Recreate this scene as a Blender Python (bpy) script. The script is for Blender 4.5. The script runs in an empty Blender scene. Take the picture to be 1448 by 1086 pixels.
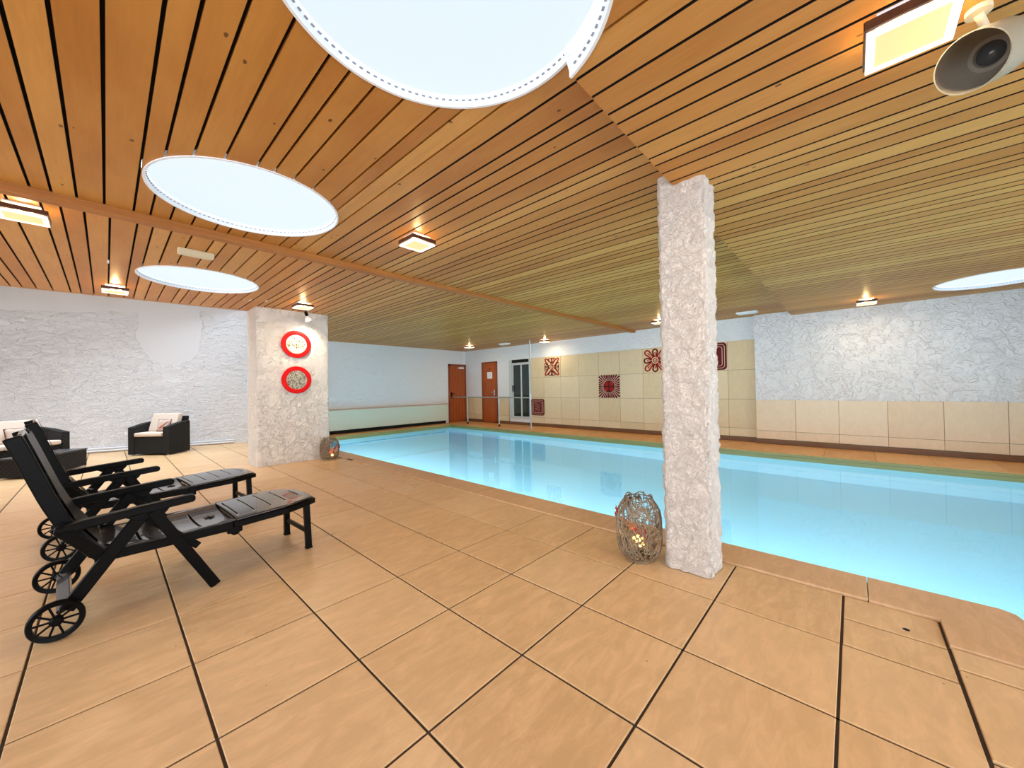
import bpy, bmesh, math, random
from mathutils import Vector, Matrix, noise
random.seed(7)
C = bpy.context.scene.collection
PI = math.pi
HI, MID, LO = 2.54, 2.52, 2.46          # the three ceiling levels
XW, XF = 8.85, 8.75                      # back wall recess / forward face
YL = 10.4                                # left end wall of the pool

# ------------------------------------------------------------------ materials
def mat(name):
    m = bpy.data.materials.new(name); m.use_nodes = True
    nt = m.node_tree; b = nt.nodes['Principled BSDF']
    return m, nt, b
def N(nt, t, **kw):
    n = nt.nodes.new(t)
    for k, v in kw.items():
        if k in n.inputs: n.inputs[k].default_value = v
        else: setattr(n, k, v)
    return n
def ramp(nt, fac, stops):
    r = nt.nodes.new('ShaderNodeValToRGB'); e = r.color_ramp.elements
    while len(e) > 1: e.remove(e[-1])
    e[0].position, e[0].color = stops[0][0], (*stops[0][1], 1)
    for p, c in stops[1:]:
        k = e.new(p); k.color = (*c, 1)
    nt.links.new(fac, r.inputs[0]); return r.outputs[0]
def mixc(nt, f, a, b, mode='MIX'):
    m = nt.nodes.new('ShaderNodeMix'); m.data_type = 'RGBA'; m.blend_type = mode
    for s, v in ((m.inputs[0], f), (m.inputs[6], a), (m.inputs[7], b)):
        if isinstance(v, (int, float)): s.default_value = v
        elif isinstance(v, tuple): s.default_value = (*v, 1)
        else: nt.links.new(v, s)
    return m.outputs[2]
def mth(nt, op, a, b=0.0, c=None):
    m = nt.nodes.new('ShaderNodeMath'); m.operation = op
    for i, v in enumerate((a, b) if c is None else (a, b, c)):
        if isinstance(v, (int, float)): m.inputs[i].default_value = v
        else: nt.links.new(v, m.inputs[i])
    return m.outputs[0]
def coords(nt, scale=(1, 1, 1), kind='Object', rot=(0, 0, 0)):
    tc = nt.nodes.new('ShaderNodeTexCoord'); mp = nt.nodes.new('ShaderNodeMapping')
    mp.inputs['Scale'].default_value = scale; mp.inputs['Rotation'].default_value = rot
    nt.links.new(tc.outputs[kind], mp.inputs[0]); return mp.outputs[0]
def nz(nt, vec, scale, detail=4, rough=.5, dist=0.0):
    n = N(nt, 'ShaderNodeTexNoise', Scale=scale, Detail=detail, Roughness=rough, Distortion=dist)
    nt.links.new(vec, n.inputs['Vector']); return n.outputs['Fac']
def bump(nt, b, h, strength, dist):
    n = N(nt, 'ShaderNodeBump', Strength=strength, Distance=dist)
    nt.links.new(h, n.inputs['Height']); nt.links.new(n.outputs[0], b.inputs['Normal']); return n
def simple(name, col, rough=.5, metal=0.0, spec=.5, coat=0.0):
    m, nt, b = mat(name)
    b.inputs['Base Color'].default_value = (*col, 1); b.inputs['Roughness'].default_value = rough
    b.inputs['Metallic'].default_value = metal; b.inputs['Specular IOR Level'].default_value = spec
    b.inputs['Coat Weight'].default_value = coat
    v = coords(nt); h = nz(nt, v, 60, 3)
    bump(nt, b, h, .08, .002)
    return m
def emis(name, col, s, base=(.9, .9, .9)):
    m, nt, b = mat(name)
    b.inputs['Base Color'].default_value = (*base, 1)
    b.inputs['Emission Color'].default_value = (*col, 1); b.inputs['Emission Strength'].default_value = s
    return m

def plaster(name, c1, c2, scale=14, strength=.6, dist=.02, patch=None, squash=(1, 1, 1)):
    m, nt, b = mat(name); v = coords(nt, squash)
    w = N(nt, 'ShaderNodeTexNoise', Scale=scale*.35, Detail=2); nt.links.new(v, w.inputs['Vector'])
    add = nt.nodes.new('ShaderNodeVectorMath'); add.operation = 'MULTIPLY_ADD'
    nt.links.new(w.outputs['Color'], add.inputs[0]); add.inputs[1].default_value = (.35, .35, .35)
    nt.links.new(v, add.inputs[2])
    a = nz(nt, add.outputs[0], scale, 3, .55, 1.2)
    r = mth(nt, 'ABSOLUTE', mth(nt, 'SUBTRACT', a, .5))
    h = mth(nt, 'SUBTRACT', mth(nt, 'MULTIPLY', a, 1.0), mth(nt, 'MULTIPLY', r, 2.2))
    fine = nz(nt, v, scale*6, 4)
    h = mth(nt, 'ADD', h, mth(nt, 'MULTIPLY', fine, .035))
    col = mixc(nt, nz(nt, v, 1.3, 3), c1, c2)
    if patch:                     # smooth repaired plaster (stays with the wall)
        sep = nt.nodes.new('ShaderNodeSeparateXYZ'); nt.links.new(coords(nt), sep.inputs[0])
        X, Z = sep.outputs[patch['ax']], sep.outputs[2]
        wob = mth(nt, 'MULTIPLY', mth(nt, 'SUBTRACT', nz(nt, coords(nt), 3.0, 4), .5), patch.get('wob', .5))
        msk = None
        for (x0, z0, rx, rz) in patch['ell']:
            dx = mth(nt, 'DIVIDE', mth(nt, 'SUBTRACT', X, x0), rx); dz = mth(nt, 'DIVIDE', mth(nt, 'SUBTRACT', Z, z0), rz)
            d = mth(nt, 'ADD', mth(nt, 'ADD', mth(nt, 'POWER', mth(nt, 'ABSOLUTE', dx), 2.6), mth(nt, 'POWER', mth(nt, 'ABSOLUTE', dz), 2.6)), wob)
            k = mth(nt, 'GREATER_THAN', d, 1.0)
            msk = k if msk is None else mth(nt, 'MULTIPLY', msk, k)
        h = mth(nt, 'MULTIPLY', h, msk)
        col = mixc(nt, msk, patch['col'], col)
    nt.links.new(col, b.inputs['Base Color']); b.inputs['Roughness'].default_value = .75
    bump(nt, b, h, min(1, strength*1.5), dist*1.7); return m

def board_mat(name, cols, bright=1.0):
    m, nt, b = mat(name)
    g = nt.nodes.new('ShaderNodeNewGeometry'); tc = nt.nodes.new('ShaderNodeTexCoord')
    at = nt.nodes.new('ShaderNodeAttribute'); at.attribute_name = 'rnd'
    rnd = at.outputs['Fac']
    # shift each board's grain by its own random number
    comb = nt.nodes.new('ShaderNodeCombineXYZ'); nt.links.new(mth(nt, 'MULTIPLY', rnd, 37.0), comb.inputs[1]); nt.links.new(mth(nt, 'MULTIPLY', rnd, 11.0), comb.inputs[2])
    va = nt.nodes.new('ShaderNodeVectorMath'); va.operation = 'ADD'
    nt.links.new(tc.outputs['Object'], va.inputs[0]); nt.links.new(comb.outputs[0], va.inputs[1])
    mp = nt.nodes.new('ShaderNodeMapping'); mp.inputs['Scale'].default_value = (1, .07, 1); nt.links.new(va.outputs[0], mp.inputs[0])
    grain = nz(nt, mp.outputs[0], 55, 4, .6, .4)
    mp2 = nt.nodes.new('ShaderNodeMapping'); mp2.inputs['Scale'].default_value = (1, .35, 1); nt.links.new(va.outputs[0], mp2.inputs[0])
    blot = nz(nt, mp2.outputs[0], 3.5, 3)
    base = ramp(nt, rnd, [(0, cols[0]), (.5, cols[1]), (1, cols[2])])
    col = mixc(nt, mth(nt, 'MULTIPLY', grain, .55), base, tuple(c*.45 for c in cols[0]))
    col = mixc(nt, mth(nt, 'MULTIPLY', mth(nt, 'SUBTRACT', blot, .35), .9), col, cols[2])
    vor = N(nt, 'ShaderNodeTexVoronoi', Scale=9.5, Randomness=1.0)
    mp3 = nt.nodes.new('ShaderNodeMapping'); mp3.inputs['Scale'].default_value = (1, .55, 1); nt.links.new(va.outputs[0], mp3.inputs[0]); nt.links.new(mp3.outputs[0], vor.inputs['Vector'])
    knot = mth(nt, 'LESS_THAN', mth(nt, 'ADD', vor.outputs['Distance'], mth(nt, 'MULTIPLY', mth(nt, 'SUBTRACT', nz(nt, va.outputs[0], 40, 2), .5), .16)), .070)
    kx = mth(nt, 'LESS_THAN', nz(nt, va.outputs[0], 1.7, 1), .60)
    col = mixc(nt, mth(nt, 'MULTIPLY', mth(nt, 'MULTIPLY', knot, kx), .8), col, (.07, .028, .012))
    nt.links.new(col, b.inputs['Base Color']); b.inputs['Roughness'].default_value = .42
    b.inputs['Specular IOR Level'].default_value = .2
    bump(nt, b, grain, .08, .004); return m

def stone(name, cols, rough=.4, attr=True, vein=True):
    m, nt, b = mat(name); tc = nt.nodes.new('ShaderNodeTexCoord')
    at = nt.nodes.new('ShaderNodeAttribute'); at.attribute_name = 'rnd'
    comb = nt.nodes.new('ShaderNodeCombineXYZ'); nt.links.new(mth(nt, 'MULTIPLY', at.outputs['Fac'], 23.0), comb.inputs[0]); nt.links.new(mth(nt, 'MULTIPLY', at.outputs['Fac'], 7.0), comb.inputs[2])
    va = nt.nodes.new('ShaderNodeVectorMath'); va.operation = 'ADD'
    nt.links.new(tc.outputs['Object'], va.inputs[0]); nt.links.new(comb.outputs[0], va.inputs[1])
    V = va.outputs[0]
    big = nz(nt, V, 1.6, 5, .6, .6)
    mp = nt.nodes.new('ShaderNodeMapping'); mp.inputs['Scale'].default_value = (1, 3.2, 1); mp.inputs['Rotation'].default_value = (0, 0, .6); nt.links.new(V, mp.inputs[0])
    st = nz(nt, mp.outputs[0], 5.5, 7, .68, .7)
    base = ramp(nt, at.outputs['Fac'], [(0, cols[0]), (.5, cols[1]), (1, cols[2])])
    col = mixc(nt, mth(nt, 'MULTIPLY', big, .55), base, cols[1])
    col = mixc(nt, mth(nt, 'MULTIPLY', mth(nt, 'SUBTRACT', st, .42), 2.6 if vein else .8), col, tuple(min(1, c*1.22+.04) for c in cols[1]))
    mott = nz(nt, V, 9.0, 5, .65, .8)
    col = mixc(nt, mth(nt, 'MULTIPLY', mth(nt, 'SUBTRACT', mott, .45), .8), col, tuple(c*.86 for c in cols[0]))
    pit = N(nt, 'ShaderNodeTexVoronoi', Scale=9.0); nt.links.new(V, pit.inputs['Vector'])
    pk = mth(nt, 'MULTIPLY', mth(nt, 'LESS_THAN', pit.outputs['Distance'], .035), mth(nt, 'LESS_THAN', nz(nt, V, 2.0, 1), .46))
    col = mixc(nt, mth(nt, 'MULTIPLY', pk, .75), col, (.12, .06, .03))
    nt.links.new(col, b.inputs['Base Color'])
    rr = mth(nt, 'ADD', mth(nt, 'MULTIPLY', big, .2), rough-.1); nt.links.new(rr, b.inputs['Roughness'])
    b.inputs['Specular IOR Level'].default_value = .45
    bump(nt, b, st, .12, .003); return m

def wood(name, c1, c2, axis=2, rough=.35, scale=30):
    m, nt, b = mat(name); s = [1, 1, 1]; s[axis] = .06
    v = coords(nt, tuple(s)); g = nz(nt, v, scale, 5, .6, .6)
    nt.links.new(ramp(nt, g, [(.3, c1), (.7, c2)]), b.inputs['Base Color'])
    b.inputs['Roughness'].default_value = rough; bump(nt, b, g, .06, .003); return m

def wicker(name, c1, c2):
    m, nt, b = mat(name); v = coords(nt)
    br = nt.nodes.new('ShaderNodeTexChecker'); br.inputs['Scale'].default_value = 95
    nt.links.new(v, br.inputs['Vector'])
    w = N(nt, 'ShaderNodeTexWave', Scale=16, Distortion=.6); w.bands_direction = 'Z'; nt.links.new(v, w.inputs['Vector'])
    w2 = N(nt, 'ShaderNodeTexWave', Scale=10, Distortion=.6); w2.bands_direction = 'DIAGONAL'; nt.links.new(v, w2.inputs['Vector'])
    h = mth(nt, 'ADD', mth(nt, 'MULTIPLY', w.outputs['Fac'], .5), mth(nt, 'MULTIPLY', w2.outputs['Fac'], .5))
    nt.links.new(mixc(nt, h, c1, c2), b.inputs['Base Color']); b.inputs['Roughness'].default_value = .6; b.inputs['Specular IOR Level'].default_value = .15
    bump(nt, b, h, .6, .006); return m

def fabric(name, c, c2=None):
    m, nt, b = mat(name); v = coords(nt); n = nz(nt, v, 160, 3); n2 = nz(nt, v, 6, 3)
    nt.links.new(mixc(nt, n2, c, c2 or tuple(x*.85 for x in c)), b.inputs['Base Color'])
    b.inputs['Roughness'].default_value = .95; bump(nt, b, n, .3, .002); return m

M = {}
M['plaster_cool'] = plaster('plaster white cool', (.85, .86, .89), (.82, .83, .86), 10, .5, .024, squash=(1, 1, 1.8),
    patch=dict(ax=0, wob=1.1, col=(.76, .77, .80), ell=[(.95, 2.75, .50, .95), (-1.2, 3.25, 1.6, .42), (.3, 3.2, 1.3, .30)]))
M['plaster_pool'] = plaster('plaster white pool', (.85, .87, .88), (.81, .83, .84), 9, .4, .02, squash=(1, 1, 1.6))
M['plaster_back'] = plaster('plaster white back', (.88, .87, .87), (.84, .83, .84), 12, .5, .022)
M['plaster_cream'] = plaster('plaster cream pillar', (.86, .81, .74), (.81, .76, .71), 15, .6, .02)
M['plaster_col'] = plaster('plaster column', (.76, .69, .62), (.70, .64, .58), 30, .5, .012)
M['plaster_plain'] = plaster('plaster plain', (.86, .86, .87), (.82, .82, .83), 10, .15, .01)
OR = [(.49, .185, .030), (.61, .265, .052), (.73, .375, .095)]
M['boards'] = board_mat('pine boards', OR)
M['gap'] = simple('black gap backing', (.006, .005, .004), .9)
M['beam'] = wood('beam timber', (.34, .115, .018), (.46, .18, .032), 0, .6)
M['endgrain'] = wood('board ends', (.30, .11, .04), (.42, .17, .06), 0, .6)
SN = [(.60, .375, .185), (.66, .43, .22), (.71, .48, .265)]
M['tile'] = stone('sandstone floor tile', SN, .38)
M['coping'] = stone('sandstone coping', [(.58, .35, .18), (.62, .38, .20), (.66, .41, .22)], .42)
M['coping_far'] = stone('sandstone far deck', [(.64, .31, .09), (.70, .36, .12), (.74, .42, .16)], .42)
M['walltile'] = stone('travertine wall tile', [(.66, .52, .30), (.72, .58, .36), (.77, .65, .43)], .45, vein=False)
M['wainscot'] = stone('sandstone wainscot tile', [(.76, .58, .38), (.80, .63, .43), (.84, .69, .49)], .4, vein=False)
M['grout'] = simple('dark grout', (.05, .035, .025), .9)
M['wallgrout'] = simple('wall grout', (.22, .16, .10), .9)
M['skirt'] = simple('polished brown skirting', (.17, .085, .045), .14)
M['green'] = simple('pool rim with water glow in colour', (.30, .29, .10), .3)  # rim stone; green cast of the water light is put into its colour
M['liner'] = simple('pool liner', (.44, .82, .95), .6)
M['black_plastic'] = simple('black resin', (.003, .003, .003), .36, spec=.09)
M['slate_plastic'] = simple('dark grey resin panel', (.014, .012, .013), .26, spec=.6, coat=.7)
M['wicker'] = wicker('black wicker', (.006, .006, .006), (.03, .03, .03))
M['tabletop'] = simple('charcoal table top', (.05, .05, .055), .35)
M['cushion'] = fabric('beige cushion', (.72, .60, .50), (.68, .56, .46))
M['pillow'] = fabric('tan pillow', (.50, .38, .30), (.62, .53, .46))
M['pillow_edge'] = fabric('brown pillow trim', (.16, .05, .03))
M['pillow_motif'] = fabric('red pillow motif', (.62, .10, .04))
M['white'] = simple('white painted', (.82, .84, .86), .45)
M['vinyl'] = simple('white vinyl shaft liner', (.84, .86, .88), .5)
M['staple'] = simple('steel staples', (.28, .32, .38), .4)
M['cream_plastic'] = simple('cream plastic', (.70, .62, .42), .45)
M['spotwhite'] = simple('grey white enamel', (.30, .275, .20), .5, spec=.25)
M['spotinner'] = simple('spot inner reflector', (.20, .17, .13), .5, spec=.25)
M['lens'] = simple('dark lens', (.05, .05, .05), .15)
M['walnut'] = wood('walnut lamp bars', (.045, .012, .006), (.09, .03, .012), 0, .35)
M['lampglass'] = emis('lit amber lamp glass', (1.0, .78, .36), .52, (.25, .18, .08))
M['lampedge'] = emis('lit white lamp glass', (1.0, .92, .78), .9, (.4, .36, .3))
M['bulb'] = emis('lit bulb', (1.0, .80, .50), 10)
M['dome'] = emis('daylit opal membrane', (.76, .88, 1.0), .56, (.05, .05, .05))
M['red'] = simple('red lacquer', (.70, .005, .005), .5, spec=.15)
M['door'] = wood('varnished mahogany', (.30, .050, .006), (.45, .10, .014), 2, .35)
M['doorframe'] = wood('dark varnished frame', (.20, .04, .01), (.28, .06, .015), 2, .35)
M['doorline'] = simple('door seam', (.06, .015, .005), .8)
M['steel'] = simple('grey steel tube', (.42, .45, .44), .35, .7)
M['chrome'] = simple('chrome', (.7, .7, .7), .2, 1)
M['alu'] = simple('aluminium frame', (.62, .66, .66), .4, .3)
M['glassdark'] = simple('dark window glass', (.018, .024, .020), .08, spec=.8)
M['curtain'] = simple('dark curtain', (.03, .04, .035), .8)
M['paper'] = simple('paper', (.85, .82, .80), .7)
M['ink'] = simple('ink', (.35, .30, .32), .8)
M['artred'] = simple('oxblood ceramic', (.12, .008, .008), .5, spec=.15)
M['artred2'] = simple('red ceramic', (.34, .018, .012), .5, spec=.15)
M['artpink'] = simple('pink ceramic', (.80, .55, .42), .5, spec=.15)
M['panel'] = simple('pale green bench panel', (.66, .72, .58), .5)
M['cap'] = wood('tan cap', (.55, .36, .24), (.62, .42, .28), 0, .5)
M['black'] = simple('black void', (.004, .004, .004), .9)
M['wire'] = simple('bronze wire', (.27, .20, .13), .4, .35)
M['petal_red'] = fabric('red fabric petals', (.70, .06, .03))
M['petal_orange'] = fabric('orange fabric petals', (.80, .22, .06))
M['petal_pink'] = fabric('pink petals', (.75, .25, .16))
M['petal_blue'] = fabric('blue petals', (.12, .30, .42))
M['fairy'] = emis('lit fairy light', (1, .55, .08), 3.0)
M['wallmark'] = simple('bone inlay', (.74, .70, .52), .6)
M['wallmark2'] = simple('dark shell chips', (.10, .07, .03), .6)
M['chip2'] = simple('tan shell chips', (.42, .30, .14), .6)
M['speckle'] = simple('grey shell ground', (.50, .48, .40), .6)

# water
def water():
    m, nt, b = mat('pool water'); nt.nodes.remove(b)
    out = nt.nodes['Material Output']; g = N(nt, 'ShaderNodeBsdfGlass', IOR=1.33, Roughness=0.0); g.inputs[0].default_value = (.86, .965, 1, 1)
    bp = N(nt, 'ShaderNodeBump', Strength=.05, Distance=.02)
    v = coords(nt, (1, 1, 1)); n = nz(nt, v, 5, 3, .5, .5); nt.links.new(n, bp.inputs['Height'])
    nt.links.new(bp.outputs[0], g.inputs['Normal']); nt.links.new(g.outputs[0], out.inputs[0]); return m
M['water'] = water()
def windowglass():
    m, nt, b = mat('clear window glass'); nt.nodes.remove(b)
    out = nt.nodes['Material Output']; tr = N(nt, 'ShaderNodeBsdfTransparent'); gl = N(nt, 'ShaderNodeBsdfGlossy', Roughness=.02)
    fr = N(nt, 'ShaderNodeFresnel', IOR=1.45); mx = nt.nodes.new('ShaderNodeMixShader')
    nt.links.new(fr.outputs[0], mx.inputs[0]); nt.links.new(tr.outputs[0], mx.inputs[1]); nt.links.new(gl.outputs[0], mx.inputs[2])
    nt.links.new(mx.outputs[0], out.inputs[0]); return m
M['glass'] = windowglass()

# ------------------------------------------------------------------ mesh helpers
class MB:
    def __init__(s): s.v, s.f, s.m, s.r, s.cr = [], [], [], [], 0.0
    def face(s, idx, mi=0): s.f.append(idx); s.m.append(mi); s.r.append(s.cr)
    def poly(s, pts, mi=0):
        k = len(s.v); s.v += [tuple(p) for p in pts]; s.face(list(range(k, k+len(pts))), mi)
    def box(s, a, b, mi=0, mtx=None):
        x0, y0, z0 = a; x1, y1, z1 = b
        P = [(x0,y0,z0),(x1,y0,z0),(x1,y1,z0),(x0,y1,z0),(x0,y0,z1),(x1,y0,z1),(x1,y1,z1),(x0,y1,z1)]
        if mtx: P = [tuple(mtx @ Vector(p)) for p in P]
        k = len(s.v); s.v += P
        for q in ((3,2,1,0),(4,5,6,7),(0,1,5,4),(1,2,6,5),(2,3,7,6),(3,0,4,7)): s.face([k+i for i in q], mi)
        return s
    def board(s, a, b):
        x0, y0, z0 = a; x1, y1, z1 = b; k = len(s.v)
        s.v += [(x0,y0,z0),(x1,y0,z0),(x1,y1,z0),(x0,y1,z0),(x0,y0,z1),(x1,y0,z1),(x1,y1,z1),(x0,y1,z1)]
        for q, mi in (((3,2,1,0),0),((4,5,6,7),1),((0,1,5,4),0),((1,2,6,5),1),((2,3,7,6),0),((3,0,4,7),1)): s.face([k+i for i in q], mi)
    def bar(s, p, q, w, h, up=(0, 0, 1), mi=0):
        p, q = Vector(p), Vector(q); d = (q-p); L = d.length; d.normalize()
        side = d.cross(Vector(up)).normalized(); u = side.cross(d)
        mt = Matrix((side, d, u)).transposed().to_4x4(); mt.translation = p
        return s.box((-w/2, 0, -h/2), (w/2, L, h/2), mi, mt)
    def tube(s, pts, r, n=8, mi=0, closed=False, cap=True):
        pts = [Vector(p) for p in pts]; k0 = len(s.v); m = len(pts)
        up = Vector((0, 0, 1)); prev = None
        for i, p in enumerate(pts):
            if closed: t = (pts[(i+1) % m]-pts[i-1])
            else: t = pts[min(i+1, m-1)]-pts[max(i-1, 0)]
            if t.length < 1e-9: t = Vector((0, 0, 1))
            t.normalize()
            if prev is None:
                a = t.cross(up)
                if a.length < .1: a = t.cross(Vector((1, 0, 0)))
            else: a = prev - t*prev.dot(t)
            a.normalize(); prev = a; b = t.cross(a)
            rr = r[i] if isinstance(r, (list, tuple)) else r
            for j in range(n):
                an = 2*PI*j/n; s.v.append(tuple(p+a*(rr*math.cos(an))+b*(rr*math.sin(an))))
        for i in range(m if closed else m-1):
            for j in range(n):
                A = k0+i*n; B = k0+((i+1) % m)*n
                s.face([A+j, A+(j+1) % n, B+(j+1) % n, B+j], mi)
        if cap and not closed:
            s.face([k0+j for j in range(n)][::-1], mi); s.face([k0+(m-1)*n+j for j in range(n)], mi)
        return s
    def lathe(s, prof, n=32, mi=0, c=(0, 0, 0), mtx=None, ang=2*PI):
        k0 = len(s.v); full = abs(ang-2*PI) < 1e-6; nn = n if full else n+1
        for (r, z) in prof:
            for j in range(nn):
                a = ang*j/n; p = Vector((r*math.cos(a), r*math.sin(a), z))
                if mtx: p = mtx @ p
                s.v.append((p[0]+c[0], p[1]+c[1], p[2]+c[2]))
        for i in range(len(prof)-1):
            for j in range(n):
                j2 = (j+1) % nn
                s.face([k0+i*nn+j, k0+i*nn+j2, k0+(i+1)*nn+j2, k0+(i+1)*nn+j], mi)
        return s
    def prism(s, pts, d, mi=0):      # planar polygon pts swept by vector d
        d = Vector(d); P = [Vector(p) for p in pts]; k = len(s.v); n = len(P)
        s.v += [tuple(p) for p in P]+[tuple(p+d) for p in P]
        s.face(list(range(k, k+n))[::-1], mi); s.face(list(range(k+n, k+2*n)), mi)
        for i in range(n): s.face([k+i, k+(i+1) % n, k+n+(i+1) % n, k+n+i], mi)
        return s
    def build(s, name, mats, parent=None, smooth=False, bevel=0.0, weld=False, loc=None):
        me = bpy.data.meshes.new(name); me.from_pydata(s.v, [], s.f)
        for mm in (mats if isinstance(mats, (list, tuple)) else [mats]): me.materials.append(mm)
        me.polygons.foreach_set('material_index', s.m)
        at = me.attributes.new('rnd', 'FLOAT', 'FACE'); at.data.foreach_set('value', s.r)
        bm = bmesh.new(); bm.from_mesh(me)
        if weld: bmesh.ops.remove_doubles(bm, verts=bm.verts, dist=1e-5)
        bmesh.ops.recalc_face_normals(bm, faces=bm.faces); bm.to_mesh(me); bm.free()
        if smooth:
            me.polygons.foreach_set('use_smooth', [True]*len(me.polygons))
        me.update()
        o = bpy.data.objects.new(name, me); C.objects.link(o)
        if parent: o.parent = parent
        if loc: o.location = loc
        if bevel:
            b = o.modifiers.new('bevel', 'BEVEL'); b.width = bevel; b.segments = 2; b.limit_method = 'ANGLE'; b.angle_limit = math.radians(40)
        if smooth and not bevel:
            try:
                me.set_sharp_from_angle(angle=math.radians(42))
            except Exception: pass
        return o
def tag(o, label=None, cat=None, group=None, kind=None):
    if label: o['label'] = label
    if cat: o['category'] = cat
    if group: o['group'] = group
    if kind: o['kind'] = kind
    return o
def struct(o): o['kind'] = 'structure'; return o
def thing(name, label, cat, loc=(0, 0, 0), rz=0, group=None):
    o = bpy.data.objects.new(name, None); C.objects.link(o); o.location = loc; o.rotation_euler = (0, 0, rz)
    o.empty_display_size = .1
    return tag(o, label, cat, group)
def copy_tree(o, parent=None):
    c = o.copy(); C.objects.link(c)
    if parent: c.parent = parent
    for ch in list(o.children): copy_tree(ch, c)
    return c

# ------------------------------------------------------------------ CEILING boards
R = .56
SKY = [(.76, .98, HI), (.72, 3.18, HI), (.78, 5.72, MID), (7.68, -1.40, LO)]
PER = .4755; CUM = [0, .0895, .2005, .3285]
def gaps(phase, x0, x1):
    g = []; k = math.floor((x0-phase)/PER)-1
    while phase+k*PER < x1+PER:
        g += [phase+k*PER+c for c in CUM]; k += 1
    g = [x for x in g if x0 < x < x1]
    return [x0]+g+[x1]
def strip_spans(x, y0, y1, circles, r):
    sp = [(y0, y1)]
    for (cx, cy) in circles:
        if abs(x-cx) < r:
            h = math.sqrt(r*r-(x-cx)**2); ns = []
            for a, b in sp:
                if cy+h <= a or cy-h >= b: ns.append((a, b)); continue
                if cy-h > a: ns.append((a, cy-h))
                if cy+h < b: ns.append((cy+h, b))
            sp = ns
    return sp
def boards(name, z, x0, x1, fy0, fy1, phase, circles, gap=.014):
    mb = MB(); g = gaps(phase, x0, x1); T = .018
    for a, b in zip(g[:-1], g[1:]):
        a2, b2 = a+gap/2, b-gap/2
        if b2-a2 < .01: continue
        mb.cr = random.random(); y0, y1 = fy0((a+b)/2), fy1((a+b)/2)
        hit = [c for c in circles if a2 < c[0]+R and b2 > c[0]-R]
        if not hit:
            mb.board((a2, y0, z), (b2, y1, z+T))
        else:
            n = 14; xs = [a2+(b2-a2)*i/n for i in range(n+1)]
            for i in range(n):
                xa, xb = xs[i], xs[i+1]; SA = strip_spans(xa, y0, y1, hit, R); SB = strip_spans(xb, y0, y1, hit, R)
                if len(SA) != len(SB): SA = SB = strip_spans((xa+xb)/2, y0, y1, hit, R)
                for (p0, p1), (q0, q1) in zip(SA, SB):
                    mb.prism([(xa, p0, z), (xb, q0, z), (xb, q1, z), (xa, p1, z)], (0, 0, T))
    # dark backing above the gaps
    mb.cr = 0
    n = 700; xs = [x0+(x1-x0)*i/n for i in range(n+1)]
    for i in range(n):
        xm = (xs[i]+xs[i+1])/2
        for p, q in strip_spans(xm, fy0(xm), fy1(xm), circles, R+.012):
            mb.poly([(xs[i], p, z+.03), (xs[i+1], p, z+.03), (xs[i+1], q, z+.03), (xs[i], q, z+.03)], 1)
    return struct(mb.build(name, [M['boards'], M['gap']]))
YS = .83; YB = 4.03
edge = lambda x: 7.46-.09*x if x < 2.34 else YL+.02
XM = -3.0
boards('ceiling', LO, XM, XW, lambda x: -4.0, lambda x: YS, 2.082, [SKY[0][:2], SKY[3][:2]])
boards('ceiling', HI, XM, XW, lambda x: YS, lambda x: YB, 1.568+.002, [SKY[0][:2], SKY[1][:2]])
boards('ceiling', MID, XM, XW, lambda x: YB-.005, edge, 1.568+.03, [SKY[2][:2]])
# riser between the two levels, beam and trims
mb = MB()
for a, b in ((XM, .22), (1.30, 2.44), (2.70, XW)): mb.box((a, YS+.001, LO+.008), (b, YS+.003, HI+.02))
struct(mb.build('trim_1', M['endgrain']))
mb = MB(); mb.box((XM, 3.93, HI-.052), (2.545, 4.03, HI+.01)); mb.box((2.552, 3.93, HI-.052), (XW-.01, 4.03, HI+.01))
struct(mb.build('trim_2', M['beam'], bevel=.003))
mb = MB(); mb.box((XM, 4.03, MID), (XW, 4.036, HI+.02)); struct(mb.build('trim_3', M['endgrain']))
# edge strip of the ceiling over the lounge and white fascia above it
mb = MB(); mb.prism([(XM, edge(XM), MID-.006), (2.32, edge(2.32), MID-.006), (2.32, edge(2.32)+.03, MID-.006), (XM, edge(XM)+.03, MID-.006)], (0, 0, .05))
struct(mb.build('trim_4', M['cap']))
mb = MB(); mb.prism([(XM, edge(XM)+.03, MID+.02), (2.32, edge(2.32)+.03, MID+.02), (2.32, edge(2.32)+.05, MID+.02), (XM, edge(XM)+.05, MID+.02)], (0, 0, .75))
mb.box((2.34, 7.3, MID+.03), (2.38, 10.55, MID+.76))
struct(mb.build('wall_upstand', M['plaster_plain']))
# high lounge roof with an open roof light
mb = MB(); Z = 3.3
mb.box((XM, 7.1, Z), (-2.8, 12.6, Z+.1)); mb.box((2.25, 7.1, Z), (2.7, 12.6, Z+.1)); mb.box((-2.8, 7.1, Z), (2.25, 7.55, Z+.1)); mb.box((-2.8, 10.5, Z), (2.25, 12.6, Z+.1))
struct(mb.build('ceiling', M['plaster_plain']))
mb = MB(); mb.box((-2.8, 7.55, Z+.05), (2.25, 10.5, Z+.06)); struct(mb.build('window_4', M['glass']))
# opaque slab above the timber so that no light leaks between levels
mb = MB(); n = 400
for i in range(n):
    xa = XM+(XW+.2-XM)*i/n; xb = XM+(XW+.2-XM)*(i+1)/n; xm = (xa+xb)/2
    y1 = 7.4-.09*xm if xm < 2.33 else 10.6
    for p, q in strip_spans(xm, -4.1, y1, [s[:2] for s in SKY], R+.07):
        mb.box((xa, p, 2.66), (xb, q, 2.70))
struct(mb.build('ceiling', M['gap']))

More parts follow.
